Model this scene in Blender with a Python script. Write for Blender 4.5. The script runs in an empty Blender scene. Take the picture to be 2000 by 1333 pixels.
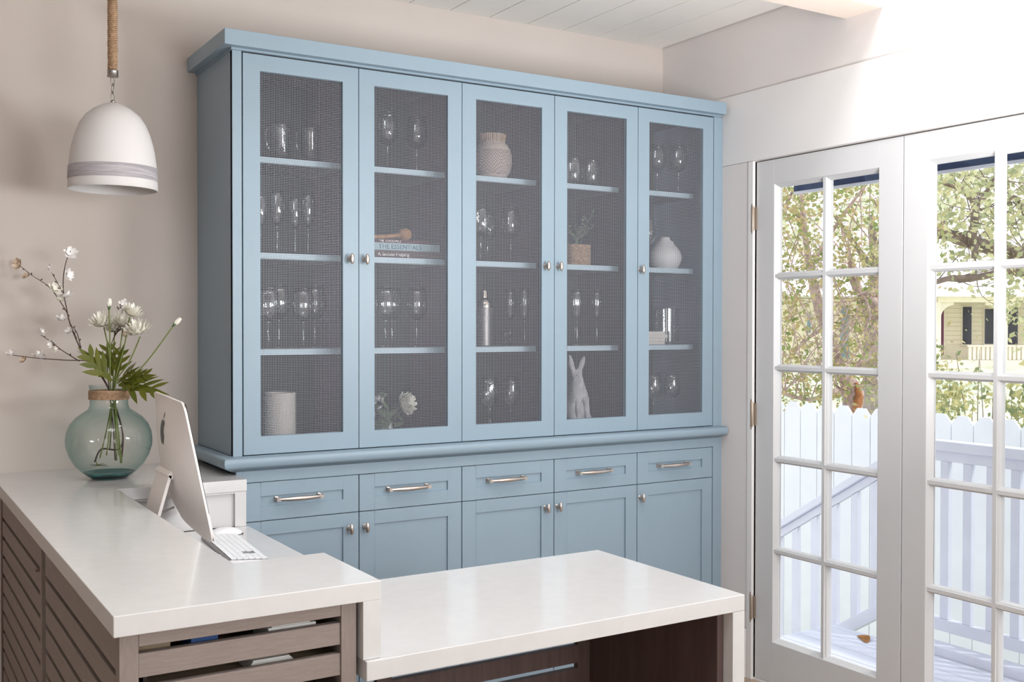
import bpy, bmesh, math, random
from mathutils import Vector, Matrix, noise
random.seed(7)
S = bpy.context.scene
COL = S.collection
PI = math.pi
# ------------------------------------------------------------------ camera
F_PX = 2066.6
CAM = Vector((-1.1451, -3.6727, 1.593))
RT = Vector((0.85193, -0.52366, 0.00109)); UP = Vector((0.00632, 0.01237, 0.99990)); FW = Vector((0.52362, 0.85184, -0.01385))
cd = bpy.data.cameras.new('camera'); cam = bpy.data.objects.new('camera', cd); COL.objects.link(cam)
cd.sensor_width = 36; cd.sensor_fit = 'HORIZONTAL'; cd.lens = F_PX * 36 / 2000; cd.clip_start = .05; cd.clip_end = 500
cam.matrix_world = Matrix(((RT.x, UP.x, -FW.x, CAM.x), (RT.y, UP.y, -FW.y, CAM.y), (RT.z, UP.z, -FW.z, CAM.z), (0, 0, 0, 1)))
S.camera = cam
S.view_settings.view_transform = 'Standard'; S.view_settings.look = 'None'
S.view_settings.exposure = 0.06; S.view_settings.gamma = 1.0
S.view_settings.use_curve_mapping = False
S.cycles.max_bounces = 10; S.cycles.diffuse_bounces = 5; S.cycles.transparent_max_bounces = 24
S.cycles.transmission_bounces = 10; S.cycles.glossy_bounces = 4
S.cycles.caustics_reflective = False; S.cycles.caustics_refractive = False
# ------------------------------------------------------------------ sky and lights
W = bpy.data.worlds.new('sky'); S.world = W; W.use_nodes = True
wn = W.node_tree; bg = wn.nodes['Background']
tc = wn.nodes.new('ShaderNodeTexCoord'); sx = wn.nodes.new('ShaderNodeSeparateXYZ'); rp = wn.nodes.new('ShaderNodeValToRGB')
wn.links.new(tc.outputs['Generated'], sx.inputs[0]); wn.links.new(sx.outputs['Z'], rp.inputs[0]); wn.links.new(rp.outputs[0], bg.inputs[0])
rp.color_ramp.elements[0].position = 0.0; rp.color_ramp.elements[0].color = (1.0, .99, .97, 1)
rp.color_ramp.elements[1].position = .8; rp.color_ramp.elements[1].color = (.80, .88, 1.0, 1)
bg.inputs[1].default_value = 1.25
sd = bpy.data.lights.new('sun', 'SUN'); sun = bpy.data.objects.new('sun', sd); COL.objects.link(sun)
sd.energy = 2.2; sd.angle = math.radians(3); sd.color = (1, .96, .9)
sun.rotation_euler = Vector((-.35, .55, -.85)).to_track_quat('-Z', 'Y').to_euler()

def area(name, loc, aim, sx_, sy_, power, color=(1, 1, 1)):
    d = bpy.data.lights.new(name, 'AREA'); d.shape = 'RECTANGLE'; d.size = sx_; d.size_y = sy_; d.energy = power; d.color = color
    o = bpy.data.objects.new(name, d); COL.objects.link(o); o.location = loc
    o.rotation_euler = (Vector(aim) - Vector(loc)).to_track_quat('-Z', 'Y').to_euler(); return o
LW = dict(A=31., B=30., C=62., E=30., F=72., G=42., W=1.62, S=1.7)
area('skylight_daylight', (.75, -1.5, 4.16), (.95, -1.45, 0), .55, .5, LW['A'], (.95, .98, 1))
area('skylight_daylight', (-.6, -3.0, 4.16), (-.2, -2.6, 0), 1.2, 1.0, LW['B'], (.95, .98, 1))
area('front_window_daylight', (.9, -7.9, 1.75), (.9, 0, 1.5), 2.4, 1.6, LW['C'], (.90, .96, 1.0))
area('added_left_fill', (-2.7, -4.6, 1.7), (1.6, -.6, 2.0), 2.4, 1.6, LW['E'], (.95, .97, 1.0))  # added fill for the right wall; the left wall has no opening
area('added_upper_fill', (.7, -4.3, 1.85), (1.0, -2.3, 4.4), 1.3, 1.3, LW['F'], (.96, .98, 1.0))  # added unseen fill, tilted up to brighten the upper walls
area('added_ceiling_fill', (1.5, -2.3, 1.75), (1.2, -1.35, 2.98), .5, .5, LW['G'], (.96, .98, 1.0))  # added unseen fill that lights the planked ceiling from below
bg.inputs[1].default_value = LW['W']; sd.energy = LW['S']

# ------------------------------------------------------------------ materials
MT = {}
def mat(name, col, rough=.5, metal=0., var=0., scale=20., bump=0., bscale=60., stretch=(1, 1, 1), spec=.5, coat=0., trans=0., ior=1.45, emit=None, subs=0., sheen=0.):
    if name in MT: return MT[name]
    m = bpy.data.materials.new(name); m.use_nodes = True; n = m.node_tree; b = n.nodes['Principled BSDF']
    b.inputs['Base Color'].default_value = (*col, 1); b.inputs['Roughness'].default_value = rough; b.inputs['Metallic'].default_value = metal
    b.inputs['Specular IOR Level'].default_value = spec; b.inputs['Coat Weight'].default_value = coat
    b.inputs['Transmission Weight'].default_value = trans; b.inputs['IOR'].default_value = ior
    if emit: b.inputs['Emission Color'].default_value = (*emit[0], 1); b.inputs['Emission Strength'].default_value = emit[1]
    if var or bump:
        t = n.nodes.new('ShaderNodeTexCoord'); mp = n.nodes.new('ShaderNodeMapping'); mp.inputs['Scale'].default_value = stretch
        n.links.new(t.outputs['Object'], mp.inputs[0])
    if var:
        z = n.nodes.new('ShaderNodeTexNoise'); z.inputs['Scale'].default_value = scale; z.inputs['Detail'].default_value = 6
        n.links.new(mp.outputs[0], z.inputs['Vector'])
        r = n.nodes.new('ShaderNodeValToRGB'); r.color_ramp.elements[0].position = .3; r.color_ramp.elements[1].position = .7
        r.color_ramp.elements[0].color = (*[max(0, c * (1 - var)) for c in col], 1); r.color_ramp.elements[1].color = (*[min(1, c * (1 + var)) for c in col], 1)
        n.links.new(z.outputs[0], r.inputs[0]); n.links.new(r.outputs[0], b.inputs['Base Color'])
    if bump:
        z2 = n.nodes.new('ShaderNodeTexNoise'); z2.inputs['Scale'].default_value = bscale; z2.inputs['Detail'].default_value = 5
        n.links.new(mp.outputs[0], z2.inputs['Vector'])
        bu = n.nodes.new('ShaderNodeBump'); bu.inputs['Strength'].default_value = bump; bu.inputs['Distance'].default_value = .002
        n.links.new(z2.outputs[0], bu.inputs['Height']); n.links.new(bu.outputs[0], b.inputs['Normal'])
    MT[name] = m; return m
def schlick(n):
    lw = n.nodes.new('ShaderNodeLayerWeight'); lw.inputs[0].default_value = .5
    p = n.nodes.new('ShaderNodeMath'); p.operation = 'POWER'; p.inputs[1].default_value = 5.0; n.links.new(lw.outputs['Facing'], p.inputs[0])
    q = n.nodes.new('ShaderNodeMath'); q.operation = 'MULTIPLY_ADD'; q.inputs[1].default_value = .96; q.inputs[2].default_value = .04; n.links.new(p.outputs[0], q.inputs[0])
    return q.outputs[0]
def thin_glass(name, tint=(1, 1, 1), refl=1.0, rough=0.0, base=.0):
    """a thin sheet: Fresnel reflection over straight transmission"""
    m = bpy.data.materials.new(name); m.use_nodes = True; n = m.node_tree
    n.nodes.remove(n.nodes['Principled BSDF']); out = n.nodes['Material Output']
    tr = n.nodes.new('ShaderNodeBsdfTransparent'); tr.inputs[0].default_value = (*tint, 1)
    gl = n.nodes.new('ShaderNodeBsdfGlossy'); gl.inputs['Roughness'].default_value = rough
    fr = schlick(n)
    ma = n.nodes.new('ShaderNodeMath'); ma.operation = 'MULTIPLY_ADD'; ma.inputs[1].default_value = refl; ma.inputs[2].default_value = base; ma.use_clamp = True
    mx = n.nodes.new('ShaderNodeMixShader')
    n.links.new(fr, ma.inputs[0]); n.links.new(ma.outputs[0], mx.inputs[0]); n.links.new(tr.outputs[0], mx.inputs[1]); n.links.new(gl.outputs[0], mx.inputs[2]); n.links.new(mx.outputs[0], out.inputs[0])
    MT[name] = m; return m
def leafy(name, cols, rough=.5, transl=.35):
    m = bpy.data.materials.new(name); m.use_nodes = True; n = m.node_tree; b = n.nodes['Principled BSDF']; out = n.nodes['Material Output']
    g = n.nodes.new('ShaderNodeNewGeometry'); r = n.nodes.new('ShaderNodeValToRGB'); r.color_ramp.interpolation = 'LINEAR'
    for i, c in enumerate(cols):
        p = i / (len(cols) - 1)
        e = r.color_ramp.elements[0] if i == 0 else (r.color_ramp.elements[1] if i == len(cols) - 1 else r.color_ramp.elements.new(p))
        e.position = p; e.color = (*c, 1)
    n.links.new(g.outputs['Random Per Island'], r.inputs[0]); n.links.new(r.outputs[0], b.inputs['Base Color']); b.inputs['Roughness'].default_value = rough
    t = n.nodes.new('ShaderNodeBsdfTranslucent'); n.links.new(r.outputs[0], t.inputs[0]); mx = n.nodes.new('ShaderNodeMixShader'); mx.inputs[0].default_value = transl
    n.links.new(b.outputs[0], mx.inputs[1]); n.links.new(t.outputs[0], mx.inputs[2]); n.links.new(mx.outputs[0], out.inputs[0])
    MT[name] = m; return m
def wood(name, c0, c1, scale, stretch, rough=.55, bump=.15):
    m = bpy.data.materials.new(name); m.use_nodes = True; n = m.node_tree; b = n.nodes['Principled BSDF']; b.inputs['Roughness'].default_value = rough
    t = n.nodes.new('ShaderNodeTexCoord'); mp = n.nodes.new('ShaderNodeMapping'); mp.inputs['Scale'].default_value = stretch; n.links.new(t.outputs['Object'], mp.inputs[0])
    z = n.nodes.new('ShaderNodeTexNoise'); z.inputs['Scale'].default_value = scale; z.inputs['Detail'].default_value = 8; z.inputs['Distortion'].default_value = .6; n.links.new(mp.outputs[0], z.inputs['Vector'])
    r = n.nodes.new('ShaderNodeValToRGB'); r.color_ramp.elements[0].position = .32; r.color_ramp.elements[1].position = .68
    r.color_ramp.elements[0].color = (*c0, 1); r.color_ramp.elements[1].color = (*c1, 1); n.links.new(z.outputs[0], r.inputs[0]); n.links.new(r.outputs[0], b.inputs['Base Color'])
    bu = n.nodes.new('ShaderNodeBump'); bu.inputs['Strength'].default_value = bump; bu.inputs['Distance'].default_value = .001
    n.links.new(z.outputs[0], bu.inputs['Height']); n.links.new(bu.outputs[0], b.inputs['Normal']); MT[name] = m; return m

mat('wall_paint', (.555, .492, .452), .85, var=.02, scale=3, bump=.12, bscale=140)
mat('left_wall_darkened', (.30, .27, .24), .85)  # unseen wall made dark to keep bounce off the hutch side
mat('right_wall_paint', (.74, .695, .68), .8, var=.02, scale=3, bump=.1, bscale=140)
mat('white_trim', (.80, .775, .765), .45, bump=.03, bscale=90)
mat('ceiling_white', (.88, .845, .81), .7, var=.015, scale=4)
mat('ceiling_gap', (.35, .32, .29), .8)
mat('beam_bounce_tint', (.86, .74, .65), .6)  # warm floor bounce put into the white beam's colour
wood('floor_wood', (.36, .26, .19), (.50, .38, .29), 4, (1, 12, 1))
mat('blue_paint', (.262, .345, .412), .42, var=.015, scale=6, bump=.04, bscale=120)
mat('shelf_edge', (.55, .70, .80), .42)
mat('cabinet_gap', (.03, .07, .10), .7)
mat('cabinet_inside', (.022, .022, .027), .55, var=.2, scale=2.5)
mat('mesh_wire', (.33, .345, .385), .45, metal=.1)
mat('nickel', (.62, .54, .49), .3, metal=1.0)
mat('aged_steel', (.36, .33, .31), .38, metal=1.0)
mat('panel_white', (.60, .59, .585), .5)
mat('door_white', (.64, .635, .64), .45, bump=.03, bscale=90)
mat('brass_hinge', (.42, .33, .25), .4, metal=.8)
mat('quartz', (.65, .64, .635), .16, var=.02, scale=25, spec=.5, coat=.2)
wood('ash_wood', (.235, .190, .170), (.275, .225, .203), 26, (6, 6, 1), bump=.08)
wood('ash_wood_flat', (.235, .190, .170), (.275, .225, .203), 26, (1, 1, 9), bump=.08)
wood('dark_veneer', (.075, .045, .040), (.105, .065, .058), 6, (10, 10, .6))
mat('shade_white', (.64, .615, .61), .55, bump=.04, bscale=50)
mat('shade_inside', (.66, .58, .57), .7)
wood('band_grey', (.27, .25, .27), (.50, .47, .49), 10, (1, 1, 40), rough=.7)
mat('jute', (.42, .27, .165), .85, var=.3, scale=120, bump=.6, bscale=250)
mat('alu', (.90, .84, .81), .42, metal=.05)
mat('alu_dark', (.36, .34, .34), .3, metal=.9)
mat('logo_dark', (.07, .065, .065), .4)
mat('screen_black', (.01, .01, .012), .08, coat=.5)
mat('port_dark', (.03, .03, .03), .5)
mat('key_white', (.86, .86, .88), .4)
mat('plastic_white', (.82, .81, .82), .2, coat=.4)
mat('cable_white', (.85, .84, .84), .4)
mat('cable_grey', (.30, .27, .27), .5)
mat('bark_twig', (.085, .05, .042), .8, var=.3, scale=80)
mat('stem_green', (.16, .20, .05), .6, var=.2, scale=60)
mat('petal_white', (.90, .86, .84), .6, var=.03, scale=60, subs=.1)
mat('petal_cream', (.88, .85, .76), .6, var=.04, scale=60)
mat('petal_tan', (.72, .58, .45), .7, var=.1, scale=60)
leafy('flower_leaf', [(.15, .16, .012), (.22, .23, .02), (.10, .12, .015)])
leafy('herb_leaf', [(.18, .27, .13), (.32, .42, .20), (.55, .60, .48), (.12, .18, .09)])
mat('sepal', (.06, .12, .03), .6)
mat('cream_ceramic', (.66, .60, .56), .6, var=.06, scale=12, bump=.15, bscale=40, stretch=(1, 1, .2))
mat('white_ceramic', (.80, .78, .79), .5)
mat('rabbit_stone', (.55, .53, .56), .8, var=.18, scale=30, bump=.5, bscale=60)
mat('honey_wood', (.42, .20, .07), .4, var=.25, scale=15, stretch=(6, 1, 1))
mat('book_maroon', (.10, .03, .035), .6); mat('book_aqua', (.40, .55, .60), .6); mat('book_brown', (.085, .04, .04), .6)
mat('paper', (.82, .80, .76), .8); mat('ink_white', (.85, .80, .78), .6); mat('ink_navy', (.05, .12, .22), .6)
mat('basket', (.50, .33, .20), .8, var=.35, scale=90, bump=.8, bscale=130)
mat('shaker_steel', (.26, .24, .24), .4, metal=1.0, bump=1.0, bscale=90)
mat('shaker_bright', (.85, .76, .66), .18, metal=1.0)
mat('white_block', (.85, .80, .75), .6)
mat('blue_packet', (.02, .07, .22), .5); mat('box_board', (.30, .22, .14), .8)
thin_glass('pane_glass', (1, 1, 1), .9)
thin_glass('crystal', (.965, .97, .975), 2.0, .02, .05)
thin_glass('crystal_rim', (.7, .7, .72), 1.2, .06, .30)
# outside
mat('deck_white', (.66, .68, .76), .55, var=.03, scale=8)
mat('fence_white', (.76, .78, .84), .7, var=.03, scale=5)
mat('old_fence', (.33, .28, .25), .9, var=.25, scale=10)
mat('navy_canvas', (.035, .055, .13), .85, var=.1, scale=30)
mat('bark', (.24, .18, .155), .9, var=.4, scale=12, bump=1.0, bscale=25)
mat('torn_bark', (.40, .16, .06), .85, var=.4, scale=18, bump=1.0, bscale=30)
mat('bark_pink', (.48, .36, .33), .9, var=.35, scale=20, bump=1.0, bscale=25)
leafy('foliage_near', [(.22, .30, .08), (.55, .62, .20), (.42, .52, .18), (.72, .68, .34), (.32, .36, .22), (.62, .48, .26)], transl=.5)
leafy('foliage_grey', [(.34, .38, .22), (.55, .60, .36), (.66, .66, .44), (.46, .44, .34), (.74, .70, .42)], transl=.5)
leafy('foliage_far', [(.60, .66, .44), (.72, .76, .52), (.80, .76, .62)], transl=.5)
leafy('shrub_leaf', [(.20, .26, .12), (.42, .50, .22), (.60, .66, .32), (.70, .62, .30)], transl=.5)
mat('lawn', (.66, .69, .50), .9, var=.25, scale=1.6, bump=.5, bscale=8)
mat('earth', (.72, .60, .48), .95, var=.2, scale=3)
mat('house_cream', (.90, .83, .68), .8, var=.03, scale=2)
mat('house_trim', (.86, .80, .68), .7)
mat('house_roof', (.80, .77, .76), .85, var=.06, scale=5)
mat('house_dark', (.06, .06, .09), .25)
mat('house_purple', (.20, .06, .13), .6, var=.3, scale=3, stretch=(8, 8, .3))
mat('house_blueglass', (.22, .30, .38), .2)
mat('dry_leaf', (.62, .28, .08), .7, var=.2, scale=40)

def pattern_vase_mat():
    m = bpy.data.materials.new('woven_pattern'); m.use_nodes = True; n = m.node_tree; b = n.nodes['Principled BSDF']; b.inputs['Roughness'].default_value = .8
    t = n.nodes.new('ShaderNodeTexCoord'); s = n.nodes.new('ShaderNodeSeparateXYZ'); n.links.new(t.outputs['Object'], s.inputs[0])
    def M(op, a, b_=None, c=None):
        k = n.nodes.new('ShaderNodeMath'); k.operation = op
        for i, v in enumerate((a, b_, c)):
            if v is None: continue
            if isinstance(v, (int, float)): k.inputs[i].default_value = v
            else: n.links.new(v, k.inputs[i])
        return k.outputs[0]
    ang = M('ARCTAN2', s.outputs['Y'], s.outputs['X'])
    u = M('ABSOLUTE', M('SUBTRACT', M('FRACT', M('ADD', M('MULTIPLY', ang, 8 / (2 * PI)), .5 + .08)), .5))      # diamonds round the belly
    vv = M('ABSOLUTE', M('MULTIPLY', M('SUBTRACT', s.outputs['Z'], .072), 9.0))
    d = M('ADD', u, vv)
    w = M('FRACT', M('MULTIPLY', d, 8.0))
    k = M('GREATER_THAN', w, .52)
    lim = M('MULTIPLY', k, M('LESS_THAN', vv, .47))
    r = n.nodes.new('ShaderNodeMix'); r.data_type = 'RGBA'; r.inputs[6].default_value = (.68, .55, .47, 1); r.inputs[7].default_value = (.20, .15, .14, 1)
    n.links.new(lim, r.inputs[0]); n.links.new(r.outputs[2], b.inputs['Base Color']); MT['woven_pattern'] = m
pattern_vase_mat()
def vase_glass():
    m = bpy.data.materials.new('aqua_glass'); m.use_nodes = True; n = m.node_tree; n.nodes.remove(n.nodes['Principled BSDF']); out = n.nodes['Material Output']
    tr = n.nodes.new('ShaderNodeBsdfTransparent'); gl = n.nodes.new('ShaderNodeBsdfGlossy'); gl.inputs['Roughness'].default_value = .015
    lw = n.nodes.new('ShaderNodeLayerWeight'); lw.inputs[0].default_value = .4
    r = n.nodes.new('ShaderNodeValToRGB'); r.color_ramp.elements[0].color = (.95, .98, .965, 1); r.color_ramp.elements[1].color = (.44, .64, .62, 1)
    r.color_ramp.elements[1].position = .95
    fr = schlick(n); mx = n.nodes.new('ShaderNodeMixShader')
    n.links.new(lw.outputs['Facing'], r.inputs[0]); n.links.new(r.outputs[0], tr.inputs[0]); n.links.new(fr, mx.inputs[0])
    n.links.new(tr.outputs[0], mx.inputs[1]); n.links.new(gl.outputs[0], mx.inputs[2]); n.links.new(mx.outputs[0], out.inputs[0]); MT['aqua_glass'] = m
vase_glass()
mat('aqua_base', (.10, .42, .46), .03, trans=1.0, ior=1.4)

# ------------------------------------------------------------------ mesh helpers
def BM(): return bmesh.new()
def box(bm, x0, x1, y0, y1, z0, z1):
    vs = [bm.verts.new((x, y, z)) for x in (x0, x1) for y in (y0, y1) for z in (z0, z1)]
    for f in ((0, 1, 3, 2), (4, 6, 7, 5), (0, 4, 5, 1), (2, 3, 7, 6), (0, 2, 6, 4), (1, 5, 7, 3)):
        bm.faces.new([vs[i] for i in f])
    return bm
def prism(bm, pts, d):
    """closed polygon pts (3-D, planar) extruded by vector d"""
    d = Vector(d); a = [bm.verts.new(p) for p in pts]; b = [bm.verts.new(Vector(p) + d) for p in pts]; k = len(pts)
    bm.faces.new(a[::-1]); bm.faces.new(b)
    for i in range(k): bm.faces.new((a[i], a[(i + 1) % k], b[(i + 1) % k], b[i]))
    return bm
def tube(bm, pts, r, seg=8, caps=True):
    pts = [Vector(p) for p in pts]; k = len(pts); rr = r if isinstance(r, (list, tuple)) else [r] * k
    rings = []; ref = None
    for i, p in enumerate(pts):
        t = (pts[min(i + 1, k - 1)] - pts[max(i - 1, 0)])
        if t.length < 1e-9: t = Vector((0, 0, 1))
        t.normalize()
        if ref is None:
            ref = Vector((0, 0, 1)) if abs(t.z) < .9 else Vector((1, 0, 0))
        n1 = ref - t * ref.dot(t)
        if n1.length < 1e-6: n1 = t.orthogonal()
        n1.normalize(); ref = n1; n2 = t.cross(n1)
        rings.append([bm.verts.new(p + (n1 * math.cos(2 * PI * j / seg) + n2 * math.sin(2 * PI * j / seg)) * rr[i]) for j in range(seg)])
    for a, b in zip(rings, rings[1:]):
        for j in range(seg): bm.faces.new((a[j], a[(j + 1) % seg], b[(j + 1) % seg], b[j]))
    if caps: bm.faces.new(rings[0][::-1]); bm.faces.new(rings[-1])
    return bm
def lathe(bm, prof, c=(0, 0, 0), seg=32, closed=False):
    c = Vector(c); rings = []
    for r, z in prof:
        if r < 1e-5: rings.append([bm.verts.new(c + Vector((0, 0, z)))])
        else: rings.append([bm.verts.new(c + Vector((r * math.cos(2 * PI * j / seg), r * math.sin(2 * PI * j / seg), z))) for j in range(seg)])
    pairs = list(zip(rings, rings[1:]))
    if closed: pairs.append((rings[-1], rings[0]))
    for a, b in pairs:
        for j in range(seg):
            q = [a[j % len(a)], a[(j + 1) % len(a)], b[(j + 1) % len(b)], b[j % len(b)]]
            u = []
            for v in q:
                if v not in u: u.append(v)
            if len(u) > 2: bm.faces.new(u)
    return bm
def ellipsoid(bm, c, r, seg=16, rings=10, rot=None):
    c = Vector(c); M_ = rot or Matrix.Identity(3); g = []
    for i in range(rings + 1):
        a = PI * i / rings
        if i in (0, rings): g.append([bm.verts.new(c + M_ @ Vector((0, 0, r[2] * math.cos(a))))])
        else: g.append([bm.verts.new(c + M_ @ Vector((r[0] * math.sin(a) * math.cos(2 * PI * j / seg), r[1] * math.sin(a) * math.sin(2 * PI * j / seg), r[2] * math.cos(a)))) for j in range(seg)])
    for a, b in zip(g, g[1:]):
        for j in range(seg):
            u = []
            for v in (a[j % len(a)], b[j % len(b)], b[(j + 1) % len(b)], a[(j + 1) % len(a)]):
                if v not in u: u.append(v)
            if len(u) > 2: bm.faces.new(u)
    return bm
def smooth_curve(pts, n=6):
    """Catmull-Rom through pts"""
    P = [Vector(p) for p in pts]; out = []
    for i in range(len(P) - 1):
        p0, p1, p2, p3 = P[max(i - 1, 0)], P[i], P[i + 1], P[min(i + 2, len(P) - 1)]
        for k in range(n):
            t = k / n; out.append(.5 * ((2 * p1) + (p2 - p0) * t + (2 * p0 - 5 * p1 + 4 * p2 - p3) * t * t + (3 * p1 - p0 - 3 * p2 + p3) * t ** 3))
    out.append(P[-1]); return out
LOC = {}
def mesh_of(name, bm, m, smooth=False, bevel=0, segs=2):
    if bevel:
        bmesh.ops.remove_doubles(bm, verts=bm.verts, dist=1e-6)
        es = [e for e in bm.edges if len(e.link_faces) == 2 and e.calc_face_angle(0) > .6]
        bmesh.ops.bevel(bm, geom=es, offset=bevel, segments=segs, profile=.5, affect='EDGES', clamp_overlap=True)
    bmesh.ops.recalc_face_normals(bm, faces=bm.faces)
    me = bpy.data.meshes.new(name); bm.to_mesh(me); bm.free()
    for k in (m if isinstance(m, (list, tuple)) else [m]): me.materials.append(MT[k] if isinstance(k, str) else k)
    if smooth:
        me.polygons.foreach_set('use_smooth', [True] * len(me.polygons))
        if smooth is not True: me.set_sharp_from_angle(angle=math.radians(smooth))
    return me
def obj(name, bm, m, parent=None, smooth=False, bevel=0, segs=2, label=None, kind=None):
    me = bm if isinstance(bm, bpy.types.Mesh) else mesh_of(name, bm, m, smooth, bevel, segs)
    o = bpy.data.objects.new(name, me); COL.objects.link(o)
    if parent is not None:
        o.parent = parent; o.matrix_parent_inverse = Matrix.Translation(-LOC.get(parent, Vector((0, 0, 0))))
    if label: o['label'] = label
    if kind: o['kind'] = kind
    return o
def thing(name, label, cat, loc=(0, 0, 0), group=None):
    o = bpy.data.objects.new(name, None); COL.objects.link(o); o.location = loc; LOC[o] = Vector(loc)
    o.empty_display_size = .05; o['label'] = label; o['category'] = cat
    if group: o['group'] = group
    return o
def tag(o, label, cat, group=None):
    o['label'] = label; o['category'] = cat
    if group: o['group'] = group
    return o
def struct(name, bm, m, parent=None, label=None, **k):
    o = obj(name, bm, m, parent, **k)
    if parent is None:
        o['kind'] = 'structure'
        if label: o['label'] = label
    return o
def structE(name, label, loc=(0, 0, 0)):
    o = bpy.data.objects.new(name, None); COL.objects.link(o); o.location = loc; LOC[o] = Vector(loc); o['kind'] = 'structure'; o['label'] = label; return o
def dup(root, loc, label=None, rz=0., scale=1.):
    r = root.copy(); COL.objects.link(r); r.location = loc; r.rotation_euler = (0, 0, rz); r.scale = (scale,) * 3
    if label: r['label'] = label
    for ch in list(root.children):
        c = ch.copy(); COL.objects.link(c); c.parent = r
        for g in ch.children:
            d = g.copy(); COL.objects.link(d); d.parent = c
    return r
def text_mesh(body, size, depth=.0004):
    cu = bpy.data.curves.new('lettering', 'FONT'); cu.body = body; cu.size = size; cu.extrude = depth; cu.align_x = 'LEFT'; cu.resolution_u = 2
    o = bpy.data.objects.new('lettering', cu); COL.objects.link(o); bpy.context.view_layer.update()
    me = bpy.data.meshes.new_from_object(o.evaluated_get(bpy.context.evaluated_depsgraph_get())); bpy.data.objects.remove(o); return me
def at(x, y, t):
    """the point seen at photo pixel x, y, at depth t metres"""
    return CAM + (FW + RT * ((x - 1000) / F_PX) - UP * ((y - 666.5) / F_PX)) * t

# ------------------------------------------------------------------ room shell
XL, XR, YF, YB, ZC, ZH = -2.8, 2.275, -8.0, .455, 2.983, 4.2
struct('floor', box(BM(), XL, XR, YF, YB, -.1, 0), 'floor_wood', label='warm brown wooden floor of the room')
struct('wall_back', box(BM(), XL - .12, XR + .05, YB, YB + .12, 0, ZH), 'wall_paint', label='warm beige back wall behind the hutch')
struct('wall_left', box(BM(), XL - .12, XL, YF, YB, 0, ZH), 'left_wall_darkened', label='unseen left wall, coloured dark to cut bounced light')
b = BM(); box(b, XL - .12, XR + .05, YF - .12, YF, 0, .95); box(b, XL - .12, XR + .05, YF - .12, YF, 2.55, ZH); box(b, XL - .12, -.3, YF - .12, YF, .95, 2.55); box(b, 2.1, XR + .05, YF - .12, YF, .95, 2.55)
struct('wall_front', b, 'wall_paint', label='beige front wall with a window')
w1 = structE('window_1', 'window in the front wall', (.9, YF, .95))
b = BM(); box(b, -.3, -.24, YF - .1, YF + .01, .95, 2.55); box(b, 2.04, 2.1, YF - .1, YF + .01, .95, 2.55); box(b, -.3, 2.1, YF - .1, YF + .01, .95, 1.01); box(b, -.3, 2.1, YF - .1, YF + .01, 2.49, 2.55); box(b, .87, .93, YF - .1, YF + .01, 1.0, 2.5)
obj('window_frame', b, 'white_trim', w1, bevel=.004)
# right wall with the door opening (Y -1.78..-.19) and a window nearer the viewer
DY0, DY1, DZ = -.192, -1.77, 2.335
b = BM()
box(b, XR, XR + .05, DY0, YB, 0, ZH); box(b, XR, XR + .05, DY1, DY0, DZ, ZH); box(b, XR, XR + .05, -2.3, DY1, 0, ZH)
box(b, XR, XR + .05, -5.3, -2.3, 0, .6); box(b, XR, XR + .05, -5.3, -2.3, 2.5, ZH); box(b, XR, XR + .05, YF, -5.3, 0, ZH)
struct('wall_right', b, 'right_wall_paint', label='off-white right wall above and around the doors')
struct('trim_1', box(BM(), XR - .009, XR - .0005, YF + .01, YB - .005, DZ + .002, 2.652), 'white_trim', bevel=.002, label='wide flat white header board above the glass doors')
struct('trim_2', box(BM(), XR - .010, XR - .0005, -.158, .20, .225, DZ), 'right_wall_paint', bevel=.001, label='flat door casing between hutch and doors')
struct('trim_3', box(BM(), XR - .014, XR + .05, DY0, -.160, 0, DZ), 'white_trim', bevel=.002, label='narrow white door jamb at the hinge side')
struct('baseboard_right', box(BM(), XR - .018, XR - .0005, -.158, YB - .002, 0, .222), 'white_trim', bevel=.003, label='white baseboard block beside the doors')
struct('trim_4', box(BM(), XR - .014, XR + .05, DY1 - .03, DY1 - .001, 0, DZ), 'white_trim', bevel=.002, label='white door jamb at the far side of the doors')
w2 = structE('window_2', 'wide window in the right wall nearer the viewer', (XR, -3.8, .6))
for q0, q1, q2, q3 in ((-5.3, -5.24, .6, 2.5), (-2.36, -2.3, .6, 2.5), (-5.24, -2.36, .6, .66), (-5.24, -2.36, 2.44, 2.5), (-4.35, -4.29, .66, 2.44), (-3.36, -3.30, .66, 2.44)):
    obj('window_frame', box(BM(), XR - .01, XR + .05, q0, q1, q2, q3), 'white_trim', w2)
for q0, q1 in ((-5.24, -4.35), (-4.29, -3.36), (-3.30, -2.36)): obj('pane', box(BM(), XR + .022, XR + .026, q0, q1, .66, 2.44), 'pane_glass', w2)
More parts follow.
